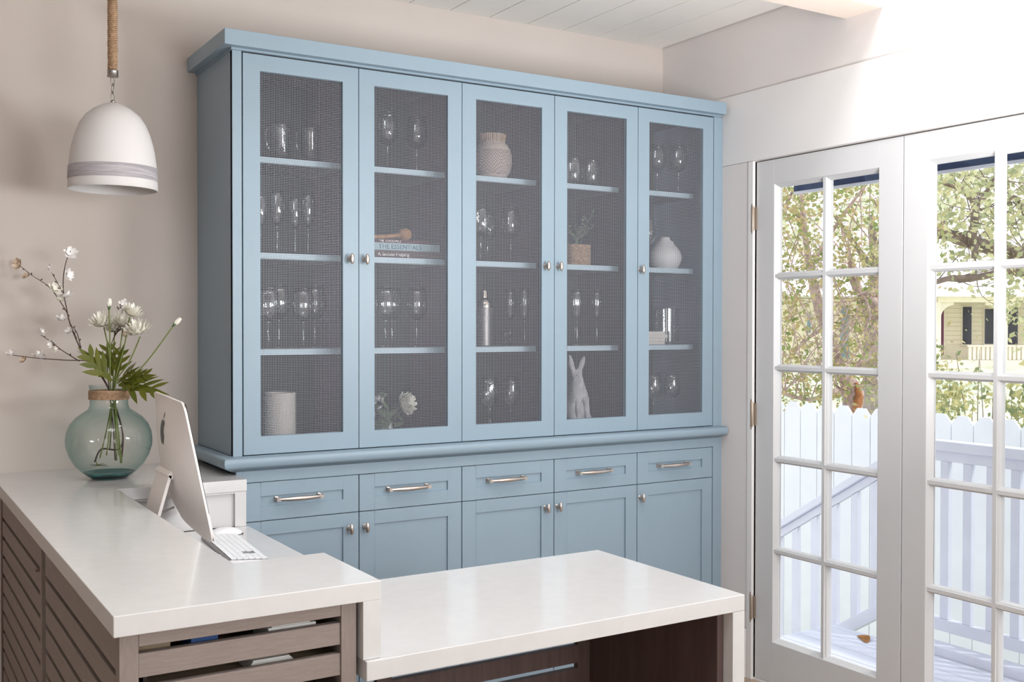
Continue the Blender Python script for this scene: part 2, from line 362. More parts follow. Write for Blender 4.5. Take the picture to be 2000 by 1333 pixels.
# ceiling: planked part over the hutch, beam, raised part with skylights
ceil = structE('ceiling', 'white planked ceiling above the hutch', (0, 0, ZC))
obj('ceiling_backing', box(BM(), XL, XR, -.884, YB, ZC + .012, ZC + .06), 'ceiling_gap', ceil)
k = 0; x = 1.07 - .2 * 19
while x < XR:
    x0, x1 = max(x, XL) + .0022, min(x + .2, XR) - .0022
    if x1 - x0 > .02:
        obj('plank', box(BM(), x0, x1, -.884, YB, ZC, ZC + .012), 'ceiling_white', ceil, bevel=.0018, segs=1)
    x += .2
struct('trim_5', box(BM(), XL, XR, -.883, -.700, 2.846, ZC - .001), 'beam_bounce_tint', bevel=.002, label='boxed beam across the room at the edge of the planked ceiling')
struct('trim_6', box(BM(), XL, XR, -.883, -.84, ZC + .061, ZH), 'ceiling_white', label='bulkhead above the beam')
b = BM()
box(b, XL - .12, XR + .05, YF, -3.5, ZH, ZH + .1); box(b, XL - .12, XR + .05, -1.22, -.86, ZH, ZH + .1); box(b, XL - .12, -1.2, -3.5, -1.22, ZH, ZH + .1); box(b, 1.1, XR + .05, -3.5, -1.22, ZH, ZH + .1); box(b, 0., 1.1, -3.5, -1.8, ZH, ZH + .1); box(b, -1.2, 0, -2.5, -1.22, ZH, ZH + .1)
struct('ceiling_1', b, 'ceiling_white', label='raised white ceiling with two skylight openings')

# ------------------------------------------------------------------ glass doors
ZP = [2.221, 1.816, 1.411, 1.006, .601, .196]
def glass_door(name, y_hi, label, hinges):
    d = structE(name, label, (XR, y_hi, 0)); X0, X1 = XR + .004, XR + .048; yl = y_hi - .783
    o0, o1 = y_hi - .108, y_hi - .670; zb, zt = .012, DZ - .006
    b = BM(); box(b, X0, X1, o0, y_hi, zb, zt); obj('stile', b, 'door_white', d, bevel=.0015)
    b = BM(); box(b, X0, X1, yl, o1, zb, zt); obj('stile', b, 'door_white', d, bevel=.0015)
    b = BM(); box(b, X0, X1, o1, o0, ZP[0], zt); obj('rail', b, 'door_white', d, bevel=.0015)
    b = BM(); box(b, X0, X1, o1, o0, zb, ZP[5]); obj('rail', b, 'door_white', d, bevel=.0015)
    ym = (o0 + o1) / 2
    def bar_prof(c, h, along):                                 # moulded muntin section, in (x, offset)
        return [(X0 + .004, c - h * .45), (X0 + .004, c + h * .45), (X0 + .010, c + h * .5), (X0 + .014, c + h * .85), (X0 + .022, c + h), (X1 - .004, c + h), (X1 - .004, c - h), (X0 + .022, c - h), (X0 + .014, c - h * .85), (X0 + .010, c - h * .5)]
    for i in range(5):
        z1, z0 = ZP[i], ZP[i + 1]
        b = BM(); prism(b, [(x, q, z0) for x, q in bar_prof(ym, .0165, 0)], (0, 0, z1 - z0)); obj('muntin', b, 'door_white', d)
    for i in range(1, 5):
        for ya, yb in ((o1, ym - .0), (ym, o0)):
            b = BM(); prism(b, [(x + .0005, ya, q) for x, q in bar_prof(ZP[i], .0163, 1)], (0, yb - ya, 0)); obj('muntin', b, 'door_white', d)
    # bevelled glazing moulding round each opening edge
    b = BM()
    def mould(ya, yb, za, zb_, axis, sgn):
        if axis == 'z':
            prism(b, [(X0 + .001, ya, za), (X0 + .022, ya + sgn * .016, za), (X0 + .034, ya + sgn * .016, za), (X0 + .034, ya, za)], (0, 0, zb_ - za))
        else:
            prism(b, [(X0 + .001, ya, za), (X0 + .022, ya, za + sgn * .016), (X0 + .034, ya, za + sgn * .016), (X0 + .034, ya, za)], (0, yb - ya, 0))
    mould(o0, 0, ZP[5], ZP[0], 'z', -1); mould(o1, 0, ZP[5], ZP[0], 'z', 1); mould(o1, o0, ZP[0], 0, 'y', -1); mould(o1, o0, ZP[5], 0, 'y', 1)
    obj('glazing_bead', b, 'door_white', d)
    for i in range(5):
        for ya, yb in ((o1 + .016, ym - .0165), (ym + .0165, o0 - .016)):
            b = BM(); box(b, X0 + .026, X0 + .029, ya, yb, ZP[i + 1] + .0165, ZP[i] - .0165); obj('pane', b, 'pane_glass', d)
    if hinges:
        for z in (2.077, 1.199, .328):
            b = BM(); tube(b, [(XR - .010, y_hi + .010, z - .062), (XR - .010, y_hi + .010, z - .056), (XR - .010, y_hi + .010, z + .056), (XR - .010, y_hi + .010, z + .062)], [.004, .0065, .0065, .004], 12)
            box(b, XR - .006, XR + .003, y_hi - .006, y_hi + .012, z - .05, z + .05)
            ellipsoid(b, (XR - .010, y_hi + .010, z + .064), (.006, .006, .006), 10, 6); ellipsoid(b, (XR - .010, y_hi + .010, z - .064), (.006, .006, .006), 10, 6)
            obj('hinge', b, 'brass_hinge', d, smooth=40, label='aged brass hinge')
    return d
glass_door('door_1', -.196, 'left white glass door with ten panes and brass hinges', True)
glass_door('door_2', -.983, 'right white glass door with ten panes, cut by the picture edge', False)
b = BM(); box(b, XR, XR + .05, DY1, DY0, -.05, .010); struct('trim_7', b, 'white_trim', label='white sill under the glass doors')

# ------------------------------------------------------------------ blue hutch
PW = .44; NX = 5
hut = thing('display_hutch', 'tall pale blue glassware hutch with five wire-mesh doors above the drawer base', 'cabinet', (1.1, .22, 1.08))
HX0, HX1 = -.0365, 2.234
b = BM(); box(b, HX0, HX0 + .022, .004, YB - .001, 1.135, 2.567); obj('side_panel', b, 'blue_paint', hut, bevel=.001)
b = BM(); box(b, HX1 - .022, HX1, .004, YB - .001, 1.135, 2.567); obj('side_panel', b, 'blue_paint', hut, bevel=.001)
b = BM(); box(b, HX0, -.003, -.0, .022, 1.133, 2.567); obj('face_stile', b, 'blue_paint', hut, bevel=.001)
b = BM(); box(b, 2.203, HX1, 0, .022, 1.133, 2.567); obj('face_stile', b, 'blue_paint', hut, bevel=.001)
struct('trim_8', box(BM(), HX1 + .001, XR - .0105, .010, .03, .225, 2.56), 'blue_paint', label='narrow blue filler strip between hutch and wall')
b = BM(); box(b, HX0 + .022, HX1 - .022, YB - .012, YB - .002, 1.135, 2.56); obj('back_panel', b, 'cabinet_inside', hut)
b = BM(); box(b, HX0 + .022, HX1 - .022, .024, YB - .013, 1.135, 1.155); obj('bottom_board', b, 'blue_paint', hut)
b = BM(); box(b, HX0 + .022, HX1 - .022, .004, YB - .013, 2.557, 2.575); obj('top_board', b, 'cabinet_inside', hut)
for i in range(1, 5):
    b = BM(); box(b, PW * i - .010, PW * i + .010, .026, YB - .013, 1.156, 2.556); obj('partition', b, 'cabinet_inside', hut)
    b = BM(); box(b, PW * i - .001, PW * i + .001, .006, .026, 1.156, 2.556); obj('stop_strip', b, 'cabinet_gap', hut)
for i in range(5):
    for z in (2.205, 1.852, 1.497):
        b = BM(); box(b, PW * i + .0105, PW * (i + 1) - .0105, .134, YB - .014, z - .011, z + .011); sf = obj('shelf', b, 'cabinet_inside', hut)  # blue shelf boards coloured near-black to stand for their shaded undersides
        b = BM(); box(b, PW * i + .0105, PW * (i + 1) - .0105, .125, .1335, z - .011, z + .011); obj('edge_strip', b, 'shelf_edge', sf, bevel=.001, label='pale blue front edge')
# crown: fascia returned at the left, meeting the right wall
b = BM()
prism(b, [(-.074, YB - .001, 2.567), (-.074, -.040, 2.567), (2.242, -.040, 2.567), (2.242, .004, 2.567), (2.242, YB - .001, 2.567)], (0, 0, .054))
obj('crown_moulding', b, 'blue_paint', hut, bevel=.0015)
b = BM(); box(b, HX0 - .006, HX1 + .004, -.010, YB - .002, 2.559, 2.5665); obj('crown_bead', b, 'blue_paint', hut)
def knob(parent, x, z, y=0):
    b = BM(); tube(b, [(x, y - .001, z), (x, y - .004, z), (x, y - .012, z), (x, y - .020, z)], [.011, .0075, .0055, .0075], 14)
    ellipsoid(b, (x, y - .025, z), (.0085, .0065, .0205), 16, 12)
    obj('knob', b, 'nickel', parent, smooth=50, label='brushed nickel knob')
# wire mesh sheet, shared by the five doors
def mesh_sheet():
    b = BM(); x0, x1, z0, z1 = .0645, .3755, 1.202, 2.496; p = .0061; r = .00046
    n = round((x1 - x0) / p)
    for i in range(n + 1):
        x = x0 + (x1 - x0) * i / n; box(b, x - r, x + r, -.0004, .0007, z0, z1)
    n = round((z1 - z0) / p)
    for i in range(n + 1):
        z = z0 + (z1 - z0) * i / n; box(b, x0, x1, .0003, .0014, z - r, z + r)
    return mesh_of('wire_mesh', b, 'mesh_wire')
WM = mesh_sheet()
UPK = [.403, .464, 1.275, 1.339, 1.774]; UPD = [0, 1, 2, 3, 4]
for i in range(5):
    a, c = PW * i + .0015, PW * (i + 1) - .0015; z0, z1 = 1.1365, 2.5545; ox0, ox1, oz0, oz1 = PW * i + .0635, PW * i + .3765, 1.200, 2.4975
    b = BM(); box(b, a, ox0, 0, .020, z0, z1); box(b, ox1, c, 0, .020, z0, z1); box(b, ox0, ox1, 0, .020, z0, oz0); box(b, ox0, ox1, 0, .020, oz1, z1)
    d = obj('door', b, 'blue_paint', hut)
    m = obj('wire_mesh', WM, None, d, label='silver woven wire mesh infill', kind='stuff'); m.matrix_parent_inverse = Matrix.Identity(4); m.location = (PW * i, .009, 0)
    knob(d, UPK[i], 1.843)
# base
base = thing('drawer_base', 'pale blue base cabinet of five drawers over five doors, under the mesh hutch', 'cabinet', (1.1, .22, 0))
b = BM(); box(b, -.018, HX1, .026, YB - .001, .09, 1.079); obj('carcass', b, 'cabinet_gap', base)
for q0, q1 in ((2.203, HX1), (-.026, -.003)): obj('face_stile', box(BM(), q0, q1, 0, .025, 0, 1.079), 'blue_paint', base, bevel=.001)
b = BM(); box(b, -.003, 2.203, 0.0, .025, 1.038, 1.079); obj('frieze_rail', b, 'blue_paint', base)
b = BM(); box(b, -.003, 2.203, .03, .06, .0, .10); obj('toe_kick', b, 'blue_paint', base)
# bullnose moulding between the two: profile swept along the front and the left return
prof = [(0, 1.0795), (0, 1.1335), (.030, 1.1335), (.037, 1.131), (.042, 1.124), (.043, 1.112), (.040, 1.100), (.033, 1.092), (.022, 1.087), (.014, 1.083), (.006, 1.0795)]
b = BM()
path = [((HX0, YB - .001), (-1, 0)), ((HX0, .004), (-1, -1)), ((HX1, .004), (1, -1)), ((HX1, YB - .001), (1, 0))]
rings = []
for (px_, py_), (dx, dy) in path:
    rings.append([b.verts.new((px_ + dx * q * (1 if px_ < 1 else .55), py_ + dy * (q + .004 if dy else 0), z)) for q, z in prof])
for r0, r1 in zip(rings, rings[1:]):
    for j in range(len(prof)): b.faces.new((r0[j], r0[(j + 1) % len(prof)], r1[(j + 1) % len(prof)], r1[j]))
b.faces.new(rings[0]); b.faces.new(rings[-1][::-1])
obj('waist_moulding', b, 'blue_paint', base, smooth=50)
def panel_front(b, x0, x1, z0, z1, fr, fy=0., depth=.007):
    box(b, x0, x0 + fr, fy, fy + .02, z0, z1); box(b, x1 - fr, x1, fy, fy + .02, z0, z1)
    box(b, x0 + fr, x1 - fr, fy, fy + .02, z1 - fr * .82, z1); box(b, x0 + fr, x1 - fr, fy, fy + .02, z0, z0 + fr * .82)
    box(b, x0 + fr, x1 - fr, fy + depth, fy + .018, z0 + fr * .8, z1 - fr * .8)
def pull(parent, x0, x1, z, y=0):
    b = BM()
    for x in (x0 + .008, x1 - .008): box(b, x - .007, x + .007, y - .004, y + .002, z - .009, z + .009); box(b, x - .0045, x + .0045, y - .026, y, z - .006, z + .006); box(b, x - .007, x + .007, y - .033, y - .022, z - .0065, z + .0065)
    n = 9; pts = []; rr = []
    for k in range(n):
        t = k / (n - 1); pts.append((x0 + .012 + (x1 - x0 - .024) * t, y - .028 - .008 * math.sin(PI * t), z)); rr.append(.0052 + .0040 * math.sin(PI * t))
    tube(b, pts, rr, 12); obj('handle', b, 'nickel', parent, smooth=45, label='brushed nickel arched handle')
LOK = [.400, .464, 1.277, 1.338, 1.778]
for i in range(5):
    a, c = PW * i + .0018, PW * (i + 1) - .0018
    b = BM(); panel_front(b, a, c, .8985, 1.0355, .0615); d = obj('drawer', b, 'blue_paint', base, bevel=.0006, segs=1)
    pull(d, PW * i + .114, PW * i + .292, .972, .007)
    b = BM(); panel_front(b, a, c, .112, .8955, .0615); d = obj('door', b, 'blue_paint', base, bevel=.0006, segs=1)
    knob(d, LOK[i], .838)

# ------------------------------------------------------------------ counters
AX, AY, BX, BY, IX, CY = -.763, -1.684, -.2375, -1.370, -.450, -.131
CT, CB = 1.070, 1.0305; EX = -.0285
ctr = thing('raised_counter', 'raised glossy white stone counter wrapping round the desk, vase standing on it', 'counter', (-.6, -.8, 1.03))
b = BM(); prism(b, [(AX, AY, CB), (BX, AY, CB), (BX, BY, CB), (IX, BY, CB), (IX, CY, CB), (EX, CY, CB), (EX, YB - .001, CB), (AX, YB - .001, CB)], (0, 0, CT - CB))
obj('countertop', b, 'quartz', ctr, bevel=.0018)
b = BM(); box(b, BX - .0405, BX, AY, BY, .9105, CB + .0005); obj('waterfall_leg', b, 'quartz', ctr, bevel=.0012)
desk = thing('desk_counter', 'lower white stone desk counter with waterfall end, in the foreground by the doors', 'counter', (.2, -1.3, .0))
DX, EY, FY, DT, DB = .7685, -1.694, -1.063, .910, .869
b = BM(); prism(b, [(BX - .037, EY, DB), (DX, EY, DB), (DX, FY, DB), (-.024, FY, DB), (-.024, CY + .004, DB), (IX + .001, CY + .004, DB), (IX + .001, FY + .0, DB), (BX - .037, FY, DB)], (0, 0, DT - DB))
obj('countertop', b, 'quartz', desk, bevel=.0018)
b = BM(); box(b, DX - .040, DX, EY, FY, 0, DB - .0005); obj('waterfall_leg', b, 'quartz', desk, bevel=.0012)
b = BM(); box(b, DX - .062, DX - .041, EY + .034, FY + .001, 0, DB - .001); obj('end_panel', b, 'dark_veneer', desk)
# slotted modesty panel at the back of the knee space
b = BM(); yb0, yb1 = FY - .046, FY - .026; xm0, xm1 = .012, DX - .063
zs = [(.005, .30), (.317, .399), (.416, .498), (.515, .577), (.594, .646), (.664, DB - .001)]
for q0 in (xm1 - .044, xm0): obj('back_stile', box(BM(), q0, q0 + .044, yb0, yb1, .0, DB - .001), 'dark_veneer', desk)
for z0, z1 in zs: obj('back_slat', box(BM(), xm0 + .0445, xm1 - .0445, yb0, yb1, z0, z1), 'dark_veneer', desk)

# white shaker panel under the back arm, facing the desk
sh = thing('shaker_panel', 'white recessed panel between desk top and raised counter behind the computer', 'panel', (-.24, CY, .91))
b = BM(); y0 = CY + .003
panel = [(-.069, -.030), (IX + .0, IX + .045)]
box(b, -.069, EX - .0015, y0, y0 + .02, DT + .0005, CB - .0005); box(b, IX + .001, IX + .05, y0, y0 + .02, DT + .0005, CB - .0005)
box(b, IX + .05, -.069, y0, y0 + .02, 1.036 - .012, CB - .0005); box(b, IX + .05, -.069, y0 + .012, y0 + .022, DT + .0005, 1.026)
obj('panel_frame', b, 'panel_white', sh, bevel=.0006, segs=1)
b = BM(); box(b, EX - .021, EX - .0015, y0 + .021, -.001, .0, CB - .0005); obj('end_board', b, 'panel_white', sh)

# slatted wooden base
sb = thing('slatted_cabinet', 'grey-brown wooden cabinet of horizontal slats under the raised counter', 'cabinet', (-.5, -.8, 0))
X0 = -.750; Y0 = -1.668; ZT = CB - .0008
def slab(name, x0, x1, y0, y1, z0, z1, m='ash_wood', bev=.0008): return obj(name, box(BM(), x0, x1, y0, y1, z0, z1), m, sb, bevel=bev, segs=1)
slab('post', X0 - .0, X0 + .034, Y0, Y0 + .034, .0, ZT)
slab('post', -.319, -.286, Y0, Y0 + .034, 0, ZT)
slab('rail', X0 + .0345, -.3195, Y0 + .001, Y0 + .026, 1.0035, ZT, 'ash_wood_flat')
z = .9895; pitch = .0625; hgt = .0445
while z > .12:
    slab('slat', X0 + .0345, -.3195, Y0 + .004, Y0 + .022, z - hgt, z, 'ash_wood_flat'); z -= pitch
slab('side_board', -.306, -.286, Y0 + .035, BY - .0, 0, ZT)
# left face: two slatted doors with a dark recess strip between
def slat_door(ya, yb):                                        # ya > yb
    slab('rail', X0, X0 + .022, yb + .0, ya, .957, ZT - .003, 'ash_wood_flat')
    z = .944; 
    while z > .08:
        slab('slat', X0, X0 + .018, yb, ya, z - .048, z, 'ash_wood_flat'); z -= .0623
slat_door(-.7595, -1.6335)
sb_y = [(.200, -.671)]
slab('rail', X0, X0 + .022, -.6705, .200, .957, ZT - .003, 'ash_wood_flat')
z = .944
while z > .08:
    slab('slat', X0, X0 + .018, -.6705, .200, z - .048, z, 'ash_wood_flat'); z -= .0623
slab('stile', X0 - .001, X0 + .03, -.6995, -.671, .0, ZT)
slab('divider', X0 + .014, X0 + .03, -.759, -.700, 0, ZT, 'dark_veneer')
slab('post', X0 - .001, X0 + .034, .2005, .25, 0, ZT, 'dark_veneer')
b = BM(); box(b, X0 + .055, X0 + .062, Y0 + .06, .25, .02, ZT - .002); box(b, X0 + .062, -.31, Y0 + .17, Y0 + .18, .02, ZT - .002); obj('inner_board', b, 'dark_veneer', sb)
b = BM(); box(b, X0 + .035, -.307, Y0 + .03, Y0 + .165, .900, .912); box(b, X0 + .035, -.307, Y0 + .03, Y0 + .165, .9465, .950); obj('inner_shelf', b, 'box_board', sb)
b = BM(); tube(b, [(X0 - .0005, -.662, .9505), (X0 - .006, -.662, .9505), (X0 - .011, -.662, .9505)], [.003, .003, .006], 10); obj('knob', b, 'nickel', sb, smooth=40, label='small round metal lock knob')
# things inside it, seen through the slots
def packet(name, label, cat, x0, x1, y0, y1, z0, z1, m, extra=None):
    t = thing(name, label, cat, ((x0 + x1) / 2, (y0 + y1) / 2, z0)); b = BM(); box(b, x0, x1, y0, y1, z0, z1); obj('body', b, m, t, bevel=.001)
    if extra: extra(t)
    return t
def lid(t):
    b = BM(); box(b, -.452, -.372, Y0 + .036, Y0 + .12, .9915, .999); obj('sheet_stack', b, 'paper', t)
packet('brochure_stack', 'white brochures lying behind the top slot of the slatted cabinet front', 'papers', -.46, -.36, Y0 + .034, Y0 + .13, .9505, .991, 'paper', lid)
packet('blue_packet', 'dark blue packet behind the top slot of the slatted cabinet front', 'packet', -.612, -.560, Y0 + .034, Y0 + .12, .9505, 1.0, 'blue_packet')
packet('cardboard_box', 'brown cardboard box behind the left end of the top slot', 'box', -.712, -.650, Y0 + .036, Y0 + .13, .9505, .998, 'box_board')
b = BM()
for k in range(6): box(b, -.50 + .002 * k, -.40 - .003 * k, Y0 + .036, Y0 + .14, .9125 + .0032 * k, .915 + .0032 * k)
o = obj('paper_stack', b, 'paper'); tag(o, 'loose stack of papers behind the second slot of the slatted cabinet front', 'papers')

# ------------------------------------------------------------------ computer
mac = thing('desktop_computer', 'silver desktop computer seen from behind on the white desk', 'computer', (-.36, -.42, .911))
A = Vector((-.283, -.640, .968)); Bt = Vector((-.3665, -.634, 1.3755)); Wv = Vector((.030, .492, .008))
Hv = Bt - A; Wn = Wv.normalized(); Hn = (Hv - Wn * Hv.dot(Wn)).normalized(); N = Wn.cross(Hn)
if N.x > 0: N = -N                                            # N points out of the back (towards -X)
ww, hh = Wv.length, Hv.length
def P(u, v, d): return A + Wn * (ww * u) + Hn * (hh * v) + N * d
b = BM(); n = 28; g = []
for j in range(n + 1):
    row = []
    for i in range(n + 1):
        u, v = i / n, j / n; cr = .030
        uu, vv = u * ww, v * hh                               # rounded corners
        ux = min(max(uu, cr), ww - cr); vx = min(max(vv, cr), hh - cr); dd = Vector((uu - ux, vv - vx)); L = max(abs(dd.x), abs(dd.y))
        if dd.x and dd.y and dd.length > 1e-6: dd = dd.normalized() * L
        uu, vv = ux + dd.x, vx + dd.y; u2, v2 = uu / ww, vv / hh
        q = max(0, 1 - abs(2 * u2 - 1) ** 3.0) * max(0, 1 - abs(2 * v2 * .98 - .92) ** 2.4) if True else 0
        row.append(b.verts.new(P(u2, v2, .006 + .046 * q)))
    g.append(row)
for j in range(n):
    for i in range(n): b.faces.new((g[j][i], g[j][i + 1], g[j + 1][i + 1], g[j + 1][i]))
# rim down to the front plane
ring = [g[0][i] for i in range(n + 1)] + [g[j][n] for j in range(1, n + 1)] + [g[n][i] for i in range(n - 1, -1, -1)] + [g[j][0] for j in range(n - 1, 0, -1)]
low = [b.verts.new(v.co - N * .006) for v in ring]
for i in range(len(ring)): b.faces.new((ring[i], ring[(i + 1) % len(ring)], low[(i + 1) % len(ring)], low[i]))
obj('housing', b, 'alu', mac, smooth=50)
b = BM(); low2 = [b.verts.new(v) for v in [P(.004, .21, -.0004), P(.996, .21, -.0004), P(.996, .992, -.0004), P(.004, .992, -.0004)]]; lo3 = [b.verts.new(v.co - N * .0015) for v in low2]
b.faces.new(low2); b.faces.new(lo3[::-1])
for i in range(4): b.faces.new((low2[i], low2[(i + 1) % 4], lo3[(i + 1) % 4], lo3[i]))
obj('screen', b, 'screen_black', mac)
b = BM(); prism(b, [P(.004, .006, 0), P(.996, .006, 0), P(.996, .205, 0), P(.004, .205, 0)], -N * .0018); obj('chin', b, 'alu', mac)
# dark fruit-shaped emblem on the back
def surf(u, v):
    q = max(0, 1 - abs(2 * u - 1) ** 3.0) * max(0, 1 - abs(2 * v * .98 - .92) ** 2.4); return P(u, v, .0066 + .046 * q)
def emblem(outline, cu, cv, s):
    b = BM(); pts = [(cu + x * s / ww, cv + y * s / hh) for x, y in outline]; c = (sum(p[0] for p in pts) / len(pts), sum(p[1] for p in pts) / len(pts)); cc = b.verts.new(surf(*c))
    rr = [[b.verts.new(surf(c[0] + (p[0] - c[0]) * f, c[1] + (p[1] - c[1]) * f)) for p in pts] for f in (.35, .7, 1)]
    for i in range(len(pts)):
        j = (i + 1) % len(pts); b.faces.new((cc, rr[0][i], rr[0][j]))
        for a, d in zip(rr, rr[1:]): b.faces.new((a[i], d[i], d[j], a[j]))
    return b
body = smooth_curve([(0, .36, 0), (.22, .44, 0), (.42, .30, 0), (.28, .12, 0), (.29, -.08, 0), (.45, -.22, 0), (.30, -.52, 0), (.14, -.60, 0), (0, -.54, 0), (-.15, -.60, 0), (-.32, -.48, 0), (-.46, -.15, 0), (-.42, .22, 0), (-.22, .43, 0), (0, .36, 0)], 4)[:-1]
leaf = smooth_curve([(0, .46, 0), (.04, .64, 0), (.22, .78, 0), (.20, .60, 0), (0, .46, 0)], 4)[:-1]
obj('emblem', emblem([(-p.x, p.y) for p in body], .50, .77, .070), 'logo_dark', mac)
obj('emblem_leaf', emblem([(-p.x, p.y) for p in leaf], .50, .77, .070), 'logo_dark', mac)
b = BM(); c0 = surf(.70, .34); prism(b, [surf(.745, .27), surf(.775, .27), surf(.775, .42), surf(.745, .42)], N * .0006); obj('port_row', b, 'port_dark', mac)
# stand: angled arm with a cable hole, and a foot
ya, yb = -.475, -.320
b = BM()
topc = Vector((-.372, 0, 1.150)); botc = Vector((-.436, 0, .925)); th = .009
hole = (ya + yb) / 2
def arm(y0, y1, f0, f1):
    p0 = topc.lerp(botc, f0); p1 = topc.lerp(botc, f1); d = (botc - topc).normalized(); nn = Vector((-d.z, 0, d.x)) * th
    prism(b, [(p0.x, y0, p0.z), (p1.x, y0, p1.z), (p1.x + nn.x, y0, p1.z + nn.z), (p0.x + nn.x, y0, p0.z + nn.z)], (0, y1 - y0, 0))
arm(ya, yb, 0, .72); arm(ya, hole - .018, .72, .90); arm(hole + .018, yb, .72, .90); arm(ya, yb, .90, 1.02)
p0 = topc; prism(b, [(p0.x - .004, ya, p0.z), (p0.x + .006, ya, p0.z + .012), (p0.x + .035, ya, p0.z + .006), (p0.x + .035, ya, p0.z - .012), (p0.x + .006, ya, p0.z - .012)], (0, yb - ya, 0))
obj('stand_arm', b, 'alu', mac)
b = BM(); prism(b, [(-.444, ya, .9106), (-.27, ya, .9106), (-.27, ya, .914), (-.43, ya, .922), (-.444, ya, .922)], (0, yb - ya, 0)); obj('stand_foot', b, 'alu', mac, bevel=.001)
b = BM(); tube(b, smooth_curve([(-.344, -.42, 1.045), (-.375, -.425, 1.035), (-.41, -.42, 1.025), (-.428, -.40, 1.0), (-.436, -.39, .95)], 5), .0035, 8); obj('power_cord', b, 'cable_grey', mac, smooth=True)

kb = thing('keyboard', 'slim white keyboard with number pad lying in front of the computer', 'keyboard', (-.18, -.47, .911))
# axes: long side along kl, depth along kd
K0 = Vector((-.2215, -.268, .911)); kl = Vector((-.030, -.395, 0)).normalized(); kd = Vector((.395, -.030, 0)).normalized(); KL, KD = .415, .112
def Q(a, d, z): return K0 + kl * a + kd * d + Vector((0, 0, z))
b = BM(); prism(b, [Q(0, 0, 0), Q(0, 0, .0115), Q(0, .010, .0115), Q(0, KD, .0045), Q(0, KD, 0)], kl * KL); obj('base_plate', b, 'alu_dark', kb, bevel=.0008)
b = BM()
nk = [21, 21, 21, 21, 21, 15]
def keyz(d): return .0115 - (d - .010) / (KD - .010) * .007
rows_d = [.006 + .0178 * i for i in range(6)]
for ri, d0 in enumerate(rows_d):
    d1 = d0 + .0158; a = .004; m_ = 21
    while a < KL - .010:
        w = .0172
        if ri == 5 and abs(a - .085) < .01: w = .095
        if ri in (3, 4) and .30 < a + w < .345: a += .019; continue
        z = keyz((d0 + d1) / 2)
        prism(b, [Q(a, d0, z + .0004), Q(a, d1, z + .0002), Q(a, d1, z + .0022), Q(a, d0, z + .0026)], kl * w); a += w + .0022
obj('keys', b, 'key_white', kb, kind='stuff', label='white keys')
mo = thing('mouse', 'white low-profile mouse at the far end of the keyboard', 'mouse', (-.135, -.235, .911))
b = BM(); prof_n = 14
for_rings = []
for i in range(prof_n + 1):
    t = i / prof_n; xx = -.057 + .114 * t; hz = .021 * math.sin(PI * min(1, max(0, t))) ** .6 + .002; wy = .029 * (1 - abs(2 * t - 1) ** 5) ** .5 + .001
    for_rings.append([b.verts.new((-.135 + xx, -.238 + wy * math.cos(PI * k / 8), .9125 + hz * math.sin(PI * k / 8) ** .8)) for k in range(9)])
for r0, r1 in zip(for_rings, for_rings[1:]):
    for k in range(8): b.faces.new((r0[k], r0[k + 1], r1[k + 1], r1[k]))
    b.faces.new((r0[0], r1[0], r1[8], r0[8]))
b.faces.new(for_rings[0]); b.faces.new(for_rings[-1][::-1]); obj('shell', b, 'plastic_white', mo, smooth=60)
b = BM(); prism(b, [(-.188, -.262, .9107), (-.082, -.262, .9107), (-.082, -.214, .9107), (-.188, -.214, .9107)], (0, 0, .003)); obj('sole', b, 'port_dark', mo)
o = obj('charging_cable', tube(BM(), smooth_curve([(-.40, -.53, .915), (-.36, -.50, .930), (-.31, -.50, .937), (-.275, -.53, .930), (-.255, -.56, .918), (-.245, -.575, .914)], 6), .0016, 8), 'cable_white', smooth=True); tag(o, 'thin white cable looping below the computer screen', 'cable')
o = obj('keyboard_cable', tube(BM(), smooth_curve([(-.30, -.60, .914), (-.285, -.592, .915), (-.265, -.585, .9165), (-.2495, -.58, .9165)], 5), [.0016] * 12 + [.004] * 4, 8), 'cable_white', smooth=True); tag(o, 'short white plug and cable at the back edge of the keyboard', 'cable')

# ------------------------------------------------------------------ vase and flowers
VX, VY = -.422, .148; VD = (Vector((VX, VY, 1.2)) - CAM).dot(FW)
vz = thing('glass_vase', 'round aqua glass vase with a jute-wrapped neck on the raised counter', 'vase', (VX, VY, CT))
R0 = .1415
outer = [(.0, .004), (.035, .002), (.056, .0015), (.066, .006), (.088, .022), (.112, .047), (.130, .078), (.1405, .112), (.1415, .135), (.138, .160), (.127, .187), (.108, .210), (.084, .227), (.068, .238), (.0625, .252), (.0620, .285), (.0640, .312), (.0655, .320)]
b = BM(); lathe(b, outer, (VX, VY, CT), 48); obj('body', b, 'aqua_glass', vz, smooth=True)
b = BM(); lathe(b, [(0, .003), (.034, .003), (.055, .0025), (.064, .007), (.083, .0225), (.074, .021), (.045, .013), (0, .011)], (VX, VY, CT), 40); obj('thick_base', b, 'aqua_base', vz, smooth=True, label='thick dark aqua glass foot')
for k in range(7):
    b = BM(); rr = .0648; zz = CT + .2735 + .0045 * k
    tube(b, [(VX + rr * math.cos(a), VY + rr * math.sin(a), zz + .0006 * math.sin(a * 2 + k)) for a in [2 * PI * i / 36 for i in range(37)]], .0024, 6, caps=False); obj('cord', b, 'jute', vz, smooth=True, label='jute cord wrap')
def v3(x, y, dz=0.): return at(x, y, VD + dz)
